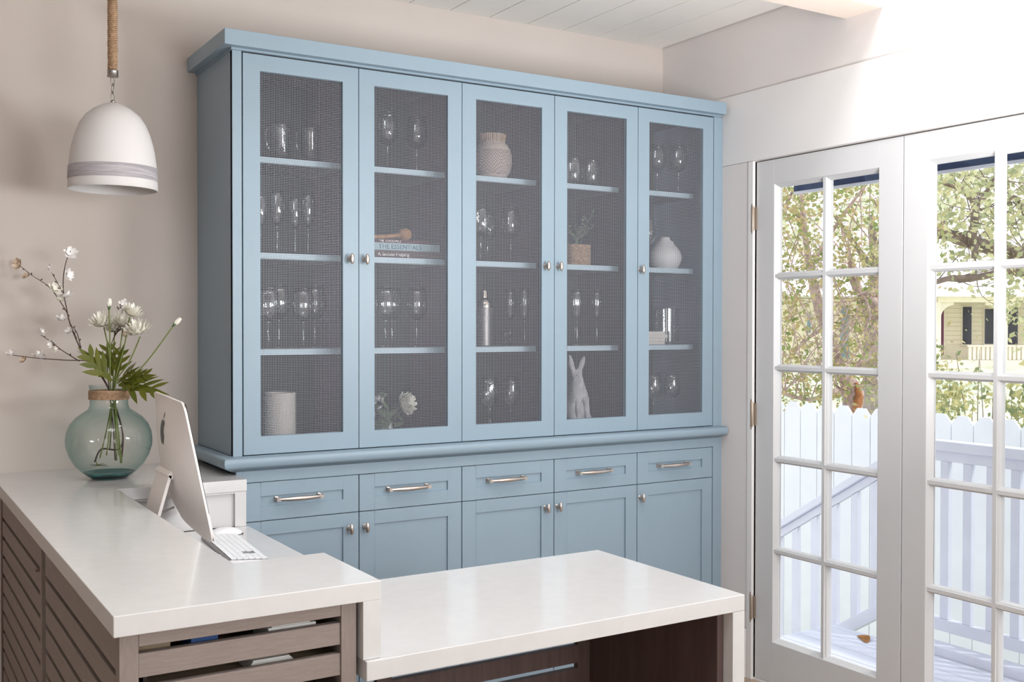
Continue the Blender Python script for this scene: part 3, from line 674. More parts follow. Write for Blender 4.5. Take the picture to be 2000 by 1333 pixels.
def petal(b, c, d, up, L, Wd, cup=.3, seg=4, tip=.7):
    """one petal strip from c along d, arching towards up"""
    d = d.normalized(); s = d.cross(up)
    if s.length < 1e-4: s = d.orthogonal()
    s.normalize(); up2 = s.cross(d); g = []
    for i in range(seg + 1):
        t = i / seg; w = Wd * math.sin(PI * (.12 + .80 * t) ** 1.0) * (1 if t < .85 else tip); p = c + d * (L * t) + up2 * (cup * L * t * t)
        g.append([b.verts.new(p - s * w * .5), b.verts.new(p + up2 * (-.12 * w)), b.verts.new(p + s * w * .5)])
    for a, e in zip(g, g[1:]):
        b.faces.new((a[0], a[1], e[1], e[0])); b.faces.new((a[1], a[2], e[2], e[1]))
def blossom(b, c, r, n_=None, face=None):
    face = (face or Vector((random.uniform(-1, 1), random.uniform(-1, .2), random.uniform(-.2, 1)))).normalized(); o1 = face.orthogonal().normalized(); o2 = face.cross(o1)
    for ring, (q, cup) in enumerate(((1, .35), (.75, .9))):
        m_ = 5 + ring * 0
        for k in range(m_):
            a = 2 * PI * k / m_ + ring * .6 + random.uniform(-.1, .1); petal(b, c, o1 * math.cos(a) + o2 * math.sin(a), face, r * q, r * .85 * q, cup, 3)
def branch(name, label, pts, radii, twigs, blooms, mat_twig='bark_twig'):
    t = thing(name, label, 'branch', pts[0]); b = BM(); tube(b, smooth_curve(pts, 5), [radii[0] + (radii[1] - radii[0]) * i / ((len(pts) - 1) * 5) for i in range((len(pts) - 1) * 5 + 1)], 7)
    obj('stem', b, mat_twig, t, smooth=True)
    for tw in twigs:
        b = BM(); q = smooth_curve(tw, 4); tube(b, q, [.0018 - .0009 * i / len(q) for i in range(len(q))], 6)
        for i in range(2, len(q) - 1, 2):
            dd = Vector((random.uniform(-1, 1), random.uniform(-1, 1), random.uniform(.2, 1))).normalized(); tube(b, [q[i], q[i] + dd * .008], [.0012, .0018], 5); ellipsoid(b, q[i] + dd * .009, (.0022, .0022, .003), 6, 4)
        obj('twig', b, mat_twig, t, smooth=True)
    for (c, r, mm) in blooms:
        b = BM(); blossom(b, c, r * 1.35); b2 = obj('blossom', b, mm, t, smooth=True)
    return t
mouth = Vector((VX - .012, VY, CT + .31)); low = Vector((VX - .03, VY - .01, CT + .03))
W_, C_, T_ = 'petal_white', 'petal_cream', 'petal_tan'
inside = [v3(232, 900), v3(245, 868), v3(240, 830), v3(226, 796), v3(212, 757)]
branch('blossom_branch', 'dark twig of white blossom leaning left, lowest of the sprays in the vase', [v3(185, 903, .01), v3(198, 878, .01), v3(232, 878, .0), v3(240, 850), v3(228, 800), v3(209, 752), v3(190, 722, -.01), v3(172, 706, -.02), v3(130, 704, -.04), v3(85, 701, -.06), v3(55, 698, -.07), v3(25, 694, -.08)], (.0030, .0012),
       [[v3(155, 706, -.03), v3(120, 684, -.02), v3(100, 668, .0), v3(80, 655, .01)]],
       [(v3(22, 692, -.08), .014, W_), (v3(47, 704, -.07), .013, T_), (v3(75, 694, -.06), .016, W_), (v3(86, 697, -.05), .012, W_), (v3(80, 649, .01), .012, W_), (v3(103, 672, .0), .014, W_), (v3(105, 682, 0), .010, C_)])
branch('blossom_branch', 'tallest dark twig of white blossom rising to the left from the vase', [v3(236, 905, .02), v3(240, 850, .02), v3(225, 795, .02), v3(207, 750, .01), v3(180, 712, .0), v3(163, 692, .02), v3(148, 662, .03), v3(136, 630, .04), v3(129, 598, .03), v3(124, 570, .02), v3(124, 540, .0), v3(129, 512, -.01), v3(138, 490, -.02)], (.0032, .0012),
       [[v3(135, 618, .03), v3(118, 590, .05), v3(95, 560, .06), v3(62, 538, .07), v3(40, 520, .08)], [v3(124, 575, .02), v3(112, 552, .0), v3(101, 533, -.02)], [v3(158, 680, .02), v3(150, 650, .04), v3(138, 635, .05)], [v3(150, 662, .0), v3(140, 640, .0), v3(132, 615, -.01)]],
       [(v3(138, 496, -.02), .019, W_), (v3(132, 537, -.01), .017, W_), (v3(36, 516, .08), .017, T_), (v3(52, 541, .07), .015, T_), (v3(99, 522, -.02), .011, W_), (v3(106, 566, 0), .021, C_), (v3(129, 580, .02), .021, W_), (v3(121, 625, .03), .018, W_), (v3(136, 648, .03), .013, W_), (v3(118, 587, .02), .012, C_), (v3(157, 690, .02), .012, W_)])
branch('blossom_branch', 'short dark upright twig of blossom standing among the green stems', [v3(225, 900, .03), v3(220, 820, .03), v3(212, 750, .03), v3(211, 700, .03), v3(222, 660, .03), v3(234, 640, .03), v3(240, 600, .04)], (.0022, .001),
       [[v3(222, 660, .03), v3(229, 650, .03), v3(236, 644, .03)], [v3(230, 605, .03), v3(236, 601, .03), v3(240, 597, .03)]], [(v3(243, 596, .04), .016, W_), (v3(248, 610, .05), .014, W_), (v3(241, 655, .03), .014, T_)])
def leaf_blade(b, base, tipp, up, width, lobes=3):
    d = (tipp - base); L = d.length; d.normalize(); s = d.cross(up).normalized(); up2 = s.cross(d)
    def quad(p0, p1, w, droop):
        dd = (p1 - p0); LL = dd.length; dd.normalize(); ss = dd.cross(up2).normalized(); g = []
        for i in range(6):
            t = i / 5; w_ = w * math.sin(PI * min(1, .1 + .9 * t)) ; p = p0 + dd * LL * t - up2 * droop * LL * t * t; g.append([b.verts.new(p - ss * w_), b.verts.new(p + up2 * w_ * .35 * 0 - up2 * .001), b.verts.new(p + ss * w_)])
        for a, e in zip(g, g[1:]): b.faces.new((a[0], a[1], e[1], e[0])); b.faces.new((a[1], a[2], e[2], e[1]))
    quad(base, tipp, width * .36, .12)
    for k in range(lobes):
        f = .22 + .22 * k; p = base + d * L * f; LL = L * (.52 - .10 * k)
        quad(p, p + (d * .72 + s * .70).normalized() * LL, width * .22, .1); quad(p, p + (d * .72 - s * .70).normalized() * LL, width * .22, .1)
def green_stem(name, label, pts, flower=None, leaves=(), r=.0023):
    t = thing(name, label, 'flower', pts[0]); b = BM(); tube(b, smooth_curve(pts, 5), r, 7); obj('stem', b, 'stem_green', t, smooth=True)
    for base_, tip_, w in leaves:
        b = BM(); leaf_blade(b, base_, tip_, Vector((-.3, -.6, .75)).normalized(), w); obj('leaf', b, 'flower_leaf', t, smooth=True)
    if flower:
        kind, c, ax, r_ = flower; ax = ax.normalized(); o1 = ax.orthogonal().normalized(); o2 = ax.cross(o1)
        b = BM()
        if kind == 'daisy':
            for ring, (q, cup, m_) in enumerate(((1, .35, 13), (.9, .7, 11), (.72, 1.1, 9), (.5, 1.8, 7))):
                for k in range(m_):
                    a = 2 * PI * k / m_ + ring * .3; petal(b, c, o1 * math.cos(a) + o2 * math.sin(a), ax, r_ * q * random.uniform(.88, 1.05), r_ * .36, cup, 4)
            mm = 'petal_cream'
        elif kind == 'bud':
            for k in range(7):
                a = 2 * PI * k / 7; petal(b, c, ax * 1.6 + o1 * math.cos(a) * .45 + o2 * math.sin(a) * .45, -(o1 * math.cos(a) + o2 * math.sin(a)), r_ * 2.2, r_ * .9, .12, 4, .4)
            mm = 'petal_cream'
        obj('petals', b, mm, t, smooth=True)
        b = BM()
        for k in range(6):
            a = 2 * PI * k / 6; petal(b, c - ax * .002, (o1 * math.cos(a) + o2 * math.sin(a)) + ax * (.1 if kind == 'daisy' else 1.1), ax, r_ * (.55 if kind == 'daisy' else .9), r_ * .3, .1, 3)
        ellipsoid(b, c - ax * .002, (.004, .004, .004), 8, 6); obj('sepals', b, 'sepal', t, smooth=True)
    return t
U = Vector((0, 0, 1))
def st(x, y, dz, xb, yb, flower=None, leaves=(), label='', mid=None, bx=222):
    pts = [v3(xb, yb, dz * .5), v3((xb + bx) / 2, 850, dz * .4), v3(bx, 790, dz * .3), v3(bx + (2 if x > bx else -2), 745, dz * .3)] + ([mid] if mid else []) + [v3(x, y, dz)]
    return green_stem('flower_stem', label, pts, flower, leaves)
st(203, 640, .0, 195, 895, ('daisy', v3(201, 634, 0), Vector((-.35, -.5, 1)), .046), (), 'full white flower on a green stem, leftmost in the vase', v3(213, 690, 0), 217)
st(213, 606, -.03, 208, 890, ('bud', v3(213, 603, -.03), Vector((.05, 0, 1)), .016), [(v3(218, 745, -.03), v3(158, 676, -.10), .050), (v3(215, 735, -.03), v3(180, 720, -.06), .03)], 'tall white bud above the leftmost full flower', v3(215, 680, -.03), 217)
st(224, 648, .05, 214, 880, ('daisy', v3(224, 645, .05), Vector((-.2, -.5, 1)), .040), [(v3(220, 735, .03), v3(208, 662, .02), .032)], 'white flower facing away, low behind the bud', v3(221, 700, .05), 219)
st(240, 640, .03, 236, 905, ('daisy', v3(239, 634, .03), Vector((.15, -.5, 1)), .042), [(v3(226, 742, .0), v3(238, 672, .0), .03)], 'white flower at the middle of the vase bunch', v3(232, 700, .02), 221)
st(253, 620, -.01, 228, 900, ('daisy', v3(256, 615, -.01), Vector((.35, -.4, 1)), .042), (), 'highest open white flower, right of the middle', v3(242, 680, 0), 223)
st(274, 658, -.04, 232, 890, ('daisy', v3(271, 651, -.04), Vector((-.35, -.25, 1)), .052), [(v3(228, 750, -.02), v3(268, 712, -.06), .032)], 'large open white flower lowest at the right of the bunch', v3(252, 708, -.02), 225)
st(338, 638, -.02, 238, 905, ('bud', v3(339, 636, -.02), Vector((.75, -.1, .8)), .016), [(v3(232, 752, -.04), v3(327, 762, -.10), .046), (v3(236, 748, -.04), v3(303, 727, -.05), .044), (v3(232, 750, -.04), v3(272, 752, -.08), .035)], 'small white bud on a long stem reaching far right', v3(275, 720, -.02), 226)
b = BM()
for k in range(14):
    a = v3(178 + 2.5 * k, 908 + 3 * math.sin(k), .02 * math.sin(k * 2)); leaf_blade(b, v3(190, 910, 0), a + Vector((random.uniform(-.02, .02), random.uniform(-.02, .02), random.uniform(-.006, .012))), U, .008, 0)
o = obj('fallen_leaf_bits', b, 'flower_leaf', smooth=True); tag(o, 'clump of drowned leaf ends in the bottom of the aqua vase', 'leaves')

# ------------------------------------------------------------------ pendant lamp
PX, PY = -.4325, .008
pl = thing('pendant_lamp', 'white dome pendant lamp with grey brushed band hanging on a rope-wrapped rod', 'lamp', (PX, PY, 2.04))
pts = [(.000, 2.331), (.012, 2.3308), (.030, 2.325), (.060, 2.309), (.086, 2.287), (.103, 2.261), (.1165, 2.228), (.126, 2.195), (.132, 2.165), (.1365, 2.130), (.1390, 2.095), (.1405, 2.060), (.1408, 2.0440), (.1395, 2.0425), (.1375, 2.0440), (.1368, 2.060), (.1330, 2.125), (.128, 2.165), (.113, 2.222), (.084, 2.276), (.058, 2.299), (.030, 2.313), (.0, 2.318)]
b = BM(); lathe(b, pts, (PX, PY, 0), 64); obj('shade', b, 'shade_white', pl, smooth=45)
b = BM(); lathe(b, [(.1382, 2.1165), (.13955, 2.1160), (.1412, 2.0730), (.1405, 2.0722)], (PX, PY, 0), 64); obj('band', b, 'band_grey', pl, smooth=True, label='grey brushed band')
b = BM(); lathe(b, [(0, 2.331), (.008, 2.331), (.008, 2.336), (.004, 2.340), (.004, 2.343), (0, 2.343)], (PX, PY, 0), 16); obj('loop_base', b, 'aged_steel', pl, smooth=40)
def link(z, rot):
    b = BM(); c, s = math.cos(rot), math.sin(rot); q = []
    for k in range(21):
        a = 2 * PI * k / 20; q.append((PX + c * .0062 * math.cos(a), PY + s * .0062 * math.cos(a), z + .0165 * math.sin(a)))
    tube(b, q, .0019, 6, caps=False); obj('chain_link', b, 'aged_steel', pl, smooth=True)
link(2.352, .5); link(2.378, 2.0); link(2.404, .4)
b = BM(); lathe(b, [(0, 2.4165), (.0175, 2.4165), (.0185, 2.418), (.0175, 2.420), (.0170, 2.434), (.0182, 2.436), (.0170, 2.4385), (0, 2.4385)], (PX, PY, 0), 24); obj('collar', b, 'aged_steel', pl, smooth=40)
b = BM(); lathe(b, [(0, 2.439), (.0125, 2.439), (.0125, ZC - .026), (0, ZC - .026)], (PX, PY, 0), 16)
q = []; n_t = 78
for i in range(n_t * 14):
    a = 2 * PI * i / 14; r = .0135 + .0006 * math.sin(i * .37); q.append((PX + r * math.cos(a), PY + r * math.sin(a), 2.4415 + (ZC - .031 - 2.4415) * i / (n_t * 14)))
tube(b, q, .0032, 5); obj('rope_wrap', b, 'jute', pl, smooth=True)
b = BM(); lathe(b, [(0, ZC - .0005), (.06, ZC - .0005), (.06, ZC - .02), (.055, ZC - .026), (0, ZC - .026)], (PX, PY, 0), 32); obj('canopy', b, 'aged_steel', pl, smooth=40)

# ------------------------------------------------------------------ glassware
def glass_proto(name, bowl, stem_r, foot_r, hb, seg=28):
    """bowl: outer profile (r, z above foot)"""
    t = thing(name, '-', 'glass')
    b = BM(); th = .0011; outer = bowl; innr = [(max(0, r - th), z + (th * 2 if i == 0 else 0)) for i, (r, z) in enumerate(bowl)][::-1]
    lathe(b, outer + innr, (0, 0, 0), seg); obj('bowl', b, 'crystal', t, smooth=True)
    b = BM(); lathe(b, [(0, .0004), (foot_r, .0006), (foot_r, .0018), (foot_r * .5, .0042), (stem_r * 1.6, .009), (stem_r, .020), (stem_r, hb * .6), (stem_r * 1.1, hb - .006), (stem_r * 1.9, hb + .001), (0, hb + .002)], (0, 0, 0), 20); obj('stem', b, 'crystal', t, smooth=True)
    b = BM(); r, z = bowl[-1]; tube(b, [(r * math.cos(2 * PI * k / 32), r * math.sin(2 * PI * k / 32), z) for k in range(33)], .0009, 5, caps=False); obj('rim', b, 'crystal_rim', t, smooth=True)
    return t
wine = glass_proto('wine_glass', [(0, .098), (.012, .100), (.026, .110), (.036, .126), (.0395, .145), (.0385, .170), (.035, .195), (.0315, .216)], .0038, .034, .098)
flute = glass_proto('flute_glass', [(0, .108), (.008, .111), (.016, .124), (.0225, .145), (.0255, .170), (.0255, .195), (.0235, .222), (.0215, .240)], .0034, .031, .108)
def tumbler(name):
    t = thing(name, '-', 'glass'); b = BM(); lathe(b, [(0, .0006), (.030, .0006), (.034, .004), (.040, .040), (.041, .062), (.037, .095), (.033, .118), (.0318, .118), (.0358, .095), (.0397, .062), (.0386, .040), (.032, .010), (0, .008)], (0, 0, 0), 28)
    obj('bowl', b, 'crystal', t, smooth=True); return t
stemless = tumbler('stemless_glass')
def pitcher():
    t = thing('glass_jug', '-', 'jug'); b = BM(); lathe(b, [(0, .0008), (.036, .0008), (.038, .004), (.038, .135), (.040, .152), (.0385, .152), (.0365, .135), (.0365, .008), (0, .008)], (0, 0, 0), 32); obj('body', b, 'crystal', t, smooth=True)
    b = BM(); tube(b, smooth_curve([(-.037, -.010, .130), (-.058, -.016, .125), (-.064, -.018, .095), (-.056, -.016, .055), (-.037, -.010, .040)], 6), .0042, 8); obj('handle', b, 'crystal', t, smooth=True); return t
jug = pitcher()
SH = [2.2165, 1.8635, 1.5085, 1.1555]
first = {}
def put(proto, x, y, row, label, group, rz=0., sc=1.):
    if proto not in first:
        first[proto] = 1; proto.location = (x, y, SH[row]); proto.rotation_euler = (0, 0, rz); proto.scale = (sc,) * 3; proto['label'] = label; proto['group'] = group; return proto
    o = dup(proto, (x, y, SH[row]), label, rz, sc); o['group'] = group; return o
G = 'glassware on the hutch shelves'
# every part keeps its own inverse while the proto sits at the origin
put(jug, .222, .24, 0, 'left of the two clear jugs on the top shelf behind the first mesh door', G)
put(jug, .345, .25, 0, 'right of the two clear jugs on the top shelf behind the first mesh door', G)
for i, (x, y, s_) in enumerate([(.135, .22, .94), (.212, .25, 1.03), (.284, .25, .95), (.336, .25, 1.03)]):
    put(flute, x, y, 1, '%s narrow flute on the second shelf behind the first mesh door' % ['leftmost', 'second from left', 'third from left', 'rightmost'][i], G, 0, s_)
for i, (x, y, s_) in enumerate([(.155, .19, 1.05), (.224, .27, 1.12), (.297, .20, 1.05), (.370, .27, 1.12)]):
    put(wine, x, y, 2, '%s wine glass on the third shelf behind the first mesh door' % ['leftmost', 'second from left', 'third from left', 'rightmost'][i], G, 0, s_)
put(wine, .672, .25, 0, 'left wine glass on the top shelf behind the second mesh door', G, 0, 1.10); put(wine, .805, .25, 0, 'right wine glass on the top shelf behind the second mesh door', G, 0, 1.08)
for i, (x, y) in enumerate([(.664, .25), (.730, .33), (.805, .25)]):
    put(wine, x, y, 2, '%s wine glass on the third shelf behind the second mesh door' % ['left', 'middle', 'right'][i], G, 0, 1.12)
for i, (x, y, s_) in enumerate([(1.108, .25, 1.12), (1.182, .32, 1.03), (1.258, .25, 1.12)]):
    put(wine, x, y, 1, '%s wine glass on the second shelf behind the middle mesh door' % ['left', 'middle', 'right'][i], G, 0, s_)
put(flute, 1.263, .26, 2, 'flute right of the metal flask behind the middle mesh door', G, 0, 1.02); put(flute, 1.276, .165, 2, 'flute at the right end of the third shelf, middle mesh door', G, 0, 1.02)
for i, (x, y) in enumerate([(1.142, .24), (1.192, .31), (1.256, .24)]):
    put(wine, x, y, 3, '%s wine glass on the lowest shelf behind the middle mesh door' % ['left', 'middle', 'right'][i], G, 0, .99)
put(stemless, 1.565, .22, 0, 'left stemless tumbler on the top shelf behind the fourth mesh door', G, 0, 1.15); put(stemless, 1.667, .22, 0, 'right stemless tumbler on the top shelf behind the fourth mesh door', G, 0, 1.15)
for i, (x, y) in enumerate([(1.597, .23), (1.650, .32), (1.722, .25)]):
    put(flute, x, y, 2, '%s flute on the third shelf behind the fourth mesh door' % ['left', 'middle', 'right'][i], G, 0, 1.04)
put(wine, 2.064, .24, 0, 'left wine glass on the top shelf behind the fifth mesh door', G, 0, 1.08); put(wine, 2.152, .19, 0, 'right wine glass on the top shelf behind the fifth mesh door', G, 0, 1.08)
put(wine, 1.985, .22, 1, 'wine glass half hidden left of the white round vase', G, 0, 1.10)
put(wine, 2.030, .22, 3, 'left wine glass on the lowest shelf behind the fifth mesh door', G, 0, .99); put(wine, 2.145, .22, 3, 'right wine glass on the lowest shelf behind the fifth mesh door', G, 0, .99)
# cream cylinder
t = thing('cylinder_vase', 'tall cream wood-grained cylinder on the lowest shelf behind the first mesh door', 'vase', (.203, .20, SH[3]))
b = BM(); lathe(b, [(0, .0005), (.057, .0005), (.0588, .002), (.0588, .184), (.057, .186), (.050, .186), (.050, .16), (0, .16)], (.203, .20, SH[3]), 40); obj('body', b, 'cream_ceramic', t, smooth=40)
b = BM(); lathe(b, [(0, .160), (.0495, .1605), (.0495, .168), (0, .170)], (.203, .20, SH[3]), 32); obj('wax', b, 'paper', t)
# books and carved spoon
def book(x0, x1, y0, y1, z0, z1, m, label, txt, size, ink, dx):
    t = thing('book', label, 'book', ((x0 + x1) / 2, (y0 + y1) / 2, z0), 'cookbooks stacked behind the second mesh door'); c = .0022
    b = BM(); box(b, x0, x1, y0, y1, z0, z0 + c); box(b, x0, x1, y0, y1, z1 - c, z1); box(b, x0, x1, y0, y0 + c, z0, z1); obj('cover', b, m, t, bevel=.0006, segs=1)
    b = BM(); box(b, x0 + .003, x1 - .003, y0 + c, y1 - .003, z0 + c, z1 - c); obj('pages', b, 'paper', t)
    me = text_mesh(txt, size); me.materials.append(MT[ink]); o = obj('title', me, None, t)
    o.matrix_parent_inverse = Matrix.Translation(-LOC[t]) ; o.location = (x0 + dx, y0 - .0003, z0 + (z1 - z0) * .5 - size * .35); o.rotation_euler = (PI / 2, 0, 0)
    return t
z = SH[1]
book(.530, .866, .150, .380, z, z + .030, 'book_brown', 'dark brown book at the bottom of the stack behind the second mesh door', 'A Second Helping', .019, 'ink_white', .055)
book(.530, .858, .150, .370, z + .0305, z + .060, 'book_aqua', 'pale aqua book in the middle of the stack', 'THE ESSENTIALS', .026, 'ink_navy', .058)
book(.545, .815, .155, .360, z + .0605, z + .0745, 'book_maroon', 'thin dark red book on top of the stack', 'THE  COCKTAILS', .0125, 'ink_white', .046)
t = thing('wooden_spoon', 'honey-coloured wooden utensil with a ball end lying on the books', 'utensil', (.66, .20, z + .075))
b = BM(); ellipsoid(b, (.725, .195, z + .100), (.028, .025, .0245), 20, 12); obj('ball_end', b, 'honey_wood', t, smooth=True)
b = BM(); tube(b, smooth_curve([(.715, .196, z + .099), (.69, .198, z + .094), (.64, .202, z + .088), (.58, .206, z + .084), (.55, .208, z + .083)], 5), [.020, .017, .013, .0095, .0088, .0085] + [.0082] * 15, 12); obj('handle', b, 'honey_wood', t, smooth=True)
# peony with leaves
t = thing('peony_bouquet', 'white peony with green leaves on the lowest shelf behind the second mesh door', 'flowers', (.68, .2, SH[3]))
c = Vector((.712, .185, 1.277)); ax = Vector((.45, -.6, .25)).normalized(); o1 = ax.orthogonal().normalized(); o2 = ax.cross(o1)
b = BM()
for ring, (q, cup, m_) in enumerate(((1, .3, 9), (.9, .7, 9), (.75, 1.2, 8), (.55, 1.8, 7), (.35, 2.4, 5))):
    for k in range(m_):
        a = 2 * PI * k / m_ + ring * .35; petal(b, c, o1 * math.cos(a) + o2 * math.sin(a), ax, .050 * q, .036 * (q + .3), cup, 4)
obj('petals', b, 'petal_cream', t, smooth=True)
b = BM()
for k in range(26):
    a0 = Vector((.655 + random.uniform(-.06, .03), .21 + random.uniform(-.03, .04), SH[3] + random.uniform(.03, .15))); d = Vector((random.uniform(-1, 1), random.uniform(-.7, .3), random.uniform(-.5, 1))).normalized()
    petal(b, a0, d, Vector((0, -.3, 1)).normalized(), .058, .030, -.2, 4, .2)
obj('leaves', b, 'herb_leaf', t, smooth=True)
b = BM()
for k in range(7):
    blossom(b, Vector((.588 + random.uniform(0, .045), .19, 1.24 + random.uniform(0, .08))), .014)
obj('small_flowers', b, 'petal_white', t, smooth=True)
b = BM(); lathe(b, [(0, .0005), (.035, .0005), (.040, .02), (.034, .05), (.03, .052), (0, .045)], (.645, .23, SH[3]), 24); obj('pot', b, 'white_ceramic', t, smooth=40)
# woven patterned vase
t = thing('woven_vase', 'round tan basket-like vase with dark diamond pattern on the top shelf, middle mesh door', 'vase', (1.158, .235, SH[0]))
b = BM(); lathe(b, [(0, .0005), (.045, .001), (.058, .008), (.075, .035), (.0835, .07), (.083, .10), (.076, .13), (.062, .152), (.052, .160), (.050, .172), (.055, .196), (.051, .196), (.046, .172), (.047, .158), (.066, .12), (.07, .08), (.05, .02), (0, .012)], (0, 0, 0), 48)
o = obj('body', b, 'woven_pattern', t, smooth=True); o.matrix_parent_inverse = Matrix.Identity(4)
b = BM()
for k in range(40):
    a = 2 * PI * k / 40; tube(b, [(.0535 * math.cos(a), .0535 * math.sin(a), .162), (.0565 * math.cos(a), .0565 * math.sin(a), .196)], .0018, 5)
o = obj('neck_cane', b, 'basket', t); o.matrix_parent_inverse = Matrix.Identity(4)
# metal flask
t = thing('metal_flask', 'hammered metal flask with bright shoulder and cap on the third shelf, middle mesh door', 'flask', (1.103, .21, SH[2]))
b = BM(); lathe(b, [(0, .0005), (.032, .0005), (.036, .004), (.036, .150), (.035, .165)], (1.103, .21, SH[2]), 28); obj('body', b, 'shaker_steel', t, smooth=40)
b = BM(); lathe(b, [(.035, .165), (.035, .178), (.030, .195), (.018, .203), (.0165, .206), (.0165, .230), (.014, .236), (0, .237)], (1.103, .21, SH[2]), 28); obj('cap', b, 'shaker_bright', t, smooth=40, label='bright polished shoulder and cap')
t = thing('cut_glass_bowl', 'small footed cut-glass dish right of the metal flask', 'dish', (1.205, .20, SH[2]))
b = BM(); lathe(b, [(0, .0005), (.024, .0008), (.020, .006), (.007, .012), (.007, .026), (.020, .036), (.030, .056), (.0285, .056), (.018, .040), (0, .032)], (1.205, .20, SH[2]), 14); obj('bowl', b, 'crystal', t)
# potted herb
t = thing('potted_plant', 'small leafy plant in a square woven basket on the second shelf, fourth mesh door', 'plant', (1.578, .19, SH[1]))
x0, x1, y0, y1 = 1.523, 1.618, .155, .25; z = SH[1]
b = BM(); box(b, x0 + .003, x1 - .003, y0 + .003, y1 - .003, z + .001, z + .092)
for k in range(11):
    zz = z + .006 + k * .0083; tube(b, [(x0 + .002, y0 + .002, zz), (x1 - .002, y0 + .002, zz), (x1 - .002, y1 - .002, zz), (x0 + .002, y1 - .002, zz), (x0 + .002, y0 + .002, zz)], .0041, 6)
for k in range(9):
    for zz in range(11):
        if (k + zz) % 2: ellipsoid(b, (x0 + .006 + k * .0105, y0 - .0015, z + .006 + zz * .0083), (.0045, .003, .0040), 6, 4); ellipsoid(b, (x0 - .0015, y0 + .006 + k * .0105, z + .006 + zz * .0083), (.003, .0045, .0040), 6, 4)
obj('basket', b, 'basket', t, smooth=True)
b = BM()
for k in range(13):
    e = Vector((1.57 + random.uniform(-.06, .06), .20 + random.uniform(-.05, .05), z + random.uniform(.13, .20)))
    if k == 0: e = Vector((1.660, .19, z + .246))
    if k == 1: e = Vector((1.612, .19, z + .215))
    if k == 2: e = Vector((1.655, .19, z + .175))
    s0 = Vector((1.57 + random.uniform(-.02, .02), .2, z + .09)); mid = s0.lerp(e, .5) + Vector((0, 0, .015)); tube(b, smooth_curve([s0, mid, e], 4), .0011, 5)
    for f in range(11):
        q = s0.lerp(e, .3 + .7 * f / 10) + Vector((0, 0, .01)); d = Vector((random.uniform(-1, 1), random.uniform(-1, 1), random.uniform(-.2, .9))).normalized(); petal(b, q, d, U, .019, .010, -.2, 3, .3)
obj('foliage', b, 'herb_leaf', t)
# rabbit figurine: one continuous body grown from a skin skeleton
def skin_body(name, verts, edges, radii, m, parent, sub=2):
    me = bpy.data.meshes.new(name); me.from_pydata([tuple(v) for v in verts], edges, []); o = bpy.data.objects.new(name, me); COL.objects.link(o)
    md = o.modifiers.new('skin', 'SKIN'); o.modifiers.new('s', 'SUBSURF').levels = sub
    for sv, r in zip(me.skin_vertices[0].data, radii): sv.radius = (r, r)
    me.skin_vertices[0].data[0].use_root = True
    bpy.context.view_layer.update(); m2 = bpy.data.meshes.new_from_object(o.evaluated_get(bpy.context.evaluated_depsgraph_get())); bpy.data.objects.remove(o)
    m2.materials.clear(); m2.materials.append(MT[m]); m2.polygons.foreach_set('use_smooth', [True] * len(m2.polygons)); m2.name = name
    return obj(name, m2, None, parent)
t = thing('rabbit_figurine', 'grey stone rabbit figurine sitting upright on the lowest shelf, fourth mesh door', 'figurine', (1.565, .2, SH[3]))
z = SH[3]; rx = 1.568
V = [(rx, .20, z + .052), (rx, .195, z + .10), (rx - .004, .185, z + .150), (rx - .008, .175, z + .185), (rx - .012, .165, z + .214), (rx - .030, .145, z + .207),
     (rx - .030, .175, z + .240), (rx - .038, .18, z + .275), (rx - .045, .182, z + .312), (rx + .004, .175, z + .240), (rx + .022, .18, z + .275), (rx + .036, .182, z + .305),
     (rx - .035, .165, z + .030), (rx - .045, .125, z + .016), (rx + .035, .165, z + .030), (rx + .030, .125, z + .016), (rx - .022, .150, z + .120), (rx - .028, .138, z + .070), (rx - .028, .130, z + .018), (rx + .020, .150, z + .120), (rx + .020, .138, z + .070), (rx + .018, .130, z + .018), (rx + .02, .262, z + .045)]
Ed = [(0, 1), (1, 2), (2, 3), (3, 4), (4, 5), (4, 6), (6, 7), (7, 8), (4, 9), (9, 10), (10, 11), (0, 12), (12, 13), (0, 14), (14, 15), (2, 16), (16, 17), (17, 18), (2, 19), (19, 20), (20, 21), (0, 22)]
Rd = [.050, .051, .040, .026, .027, .014, .010, .014, .005, .010, .014, .005, .030, .014, .030, .014, .017, .012, .012, .017, .012, .012, .016]
skin_body('body', V, Ed, Rd, 'rabbit_stone', t)
b = BM(); ellipsoid(b, (rx - .030, .146, z + .222), (.003, .003, .003), 8, 6); ellipsoid(b, (rx + .006, .146, z + .224), (.003, .003, .003), 8, 6); obj('eyes', b, 'port_dark', t)
# white round vase
t = thing('round_vase', 'ribbed white round vase on the second shelf behind the fifth mesh door', 'vase', (2.094, .215, SH[1]))
b = BM(); pr = [(0, .0005), (.040, .0005)]
for k in range(41):
    a = k / 40; zz = .002 + .118 * a; r = .046 + .0365 * math.sin(PI * min(1, .08 + .86 * a)) - .012 * a; pr.append((r + .0007 * (k % 2), zz))
pr += [(.040, .128), (.026, .136), (.0215, .142), (.0215, .150), (.019, .150), (.018, .140), (0, .130)]
lathe(b, pr, (2.094, .215, SH[1]), 44); obj('body', b, 'white_ceramic', t, smooth=60)
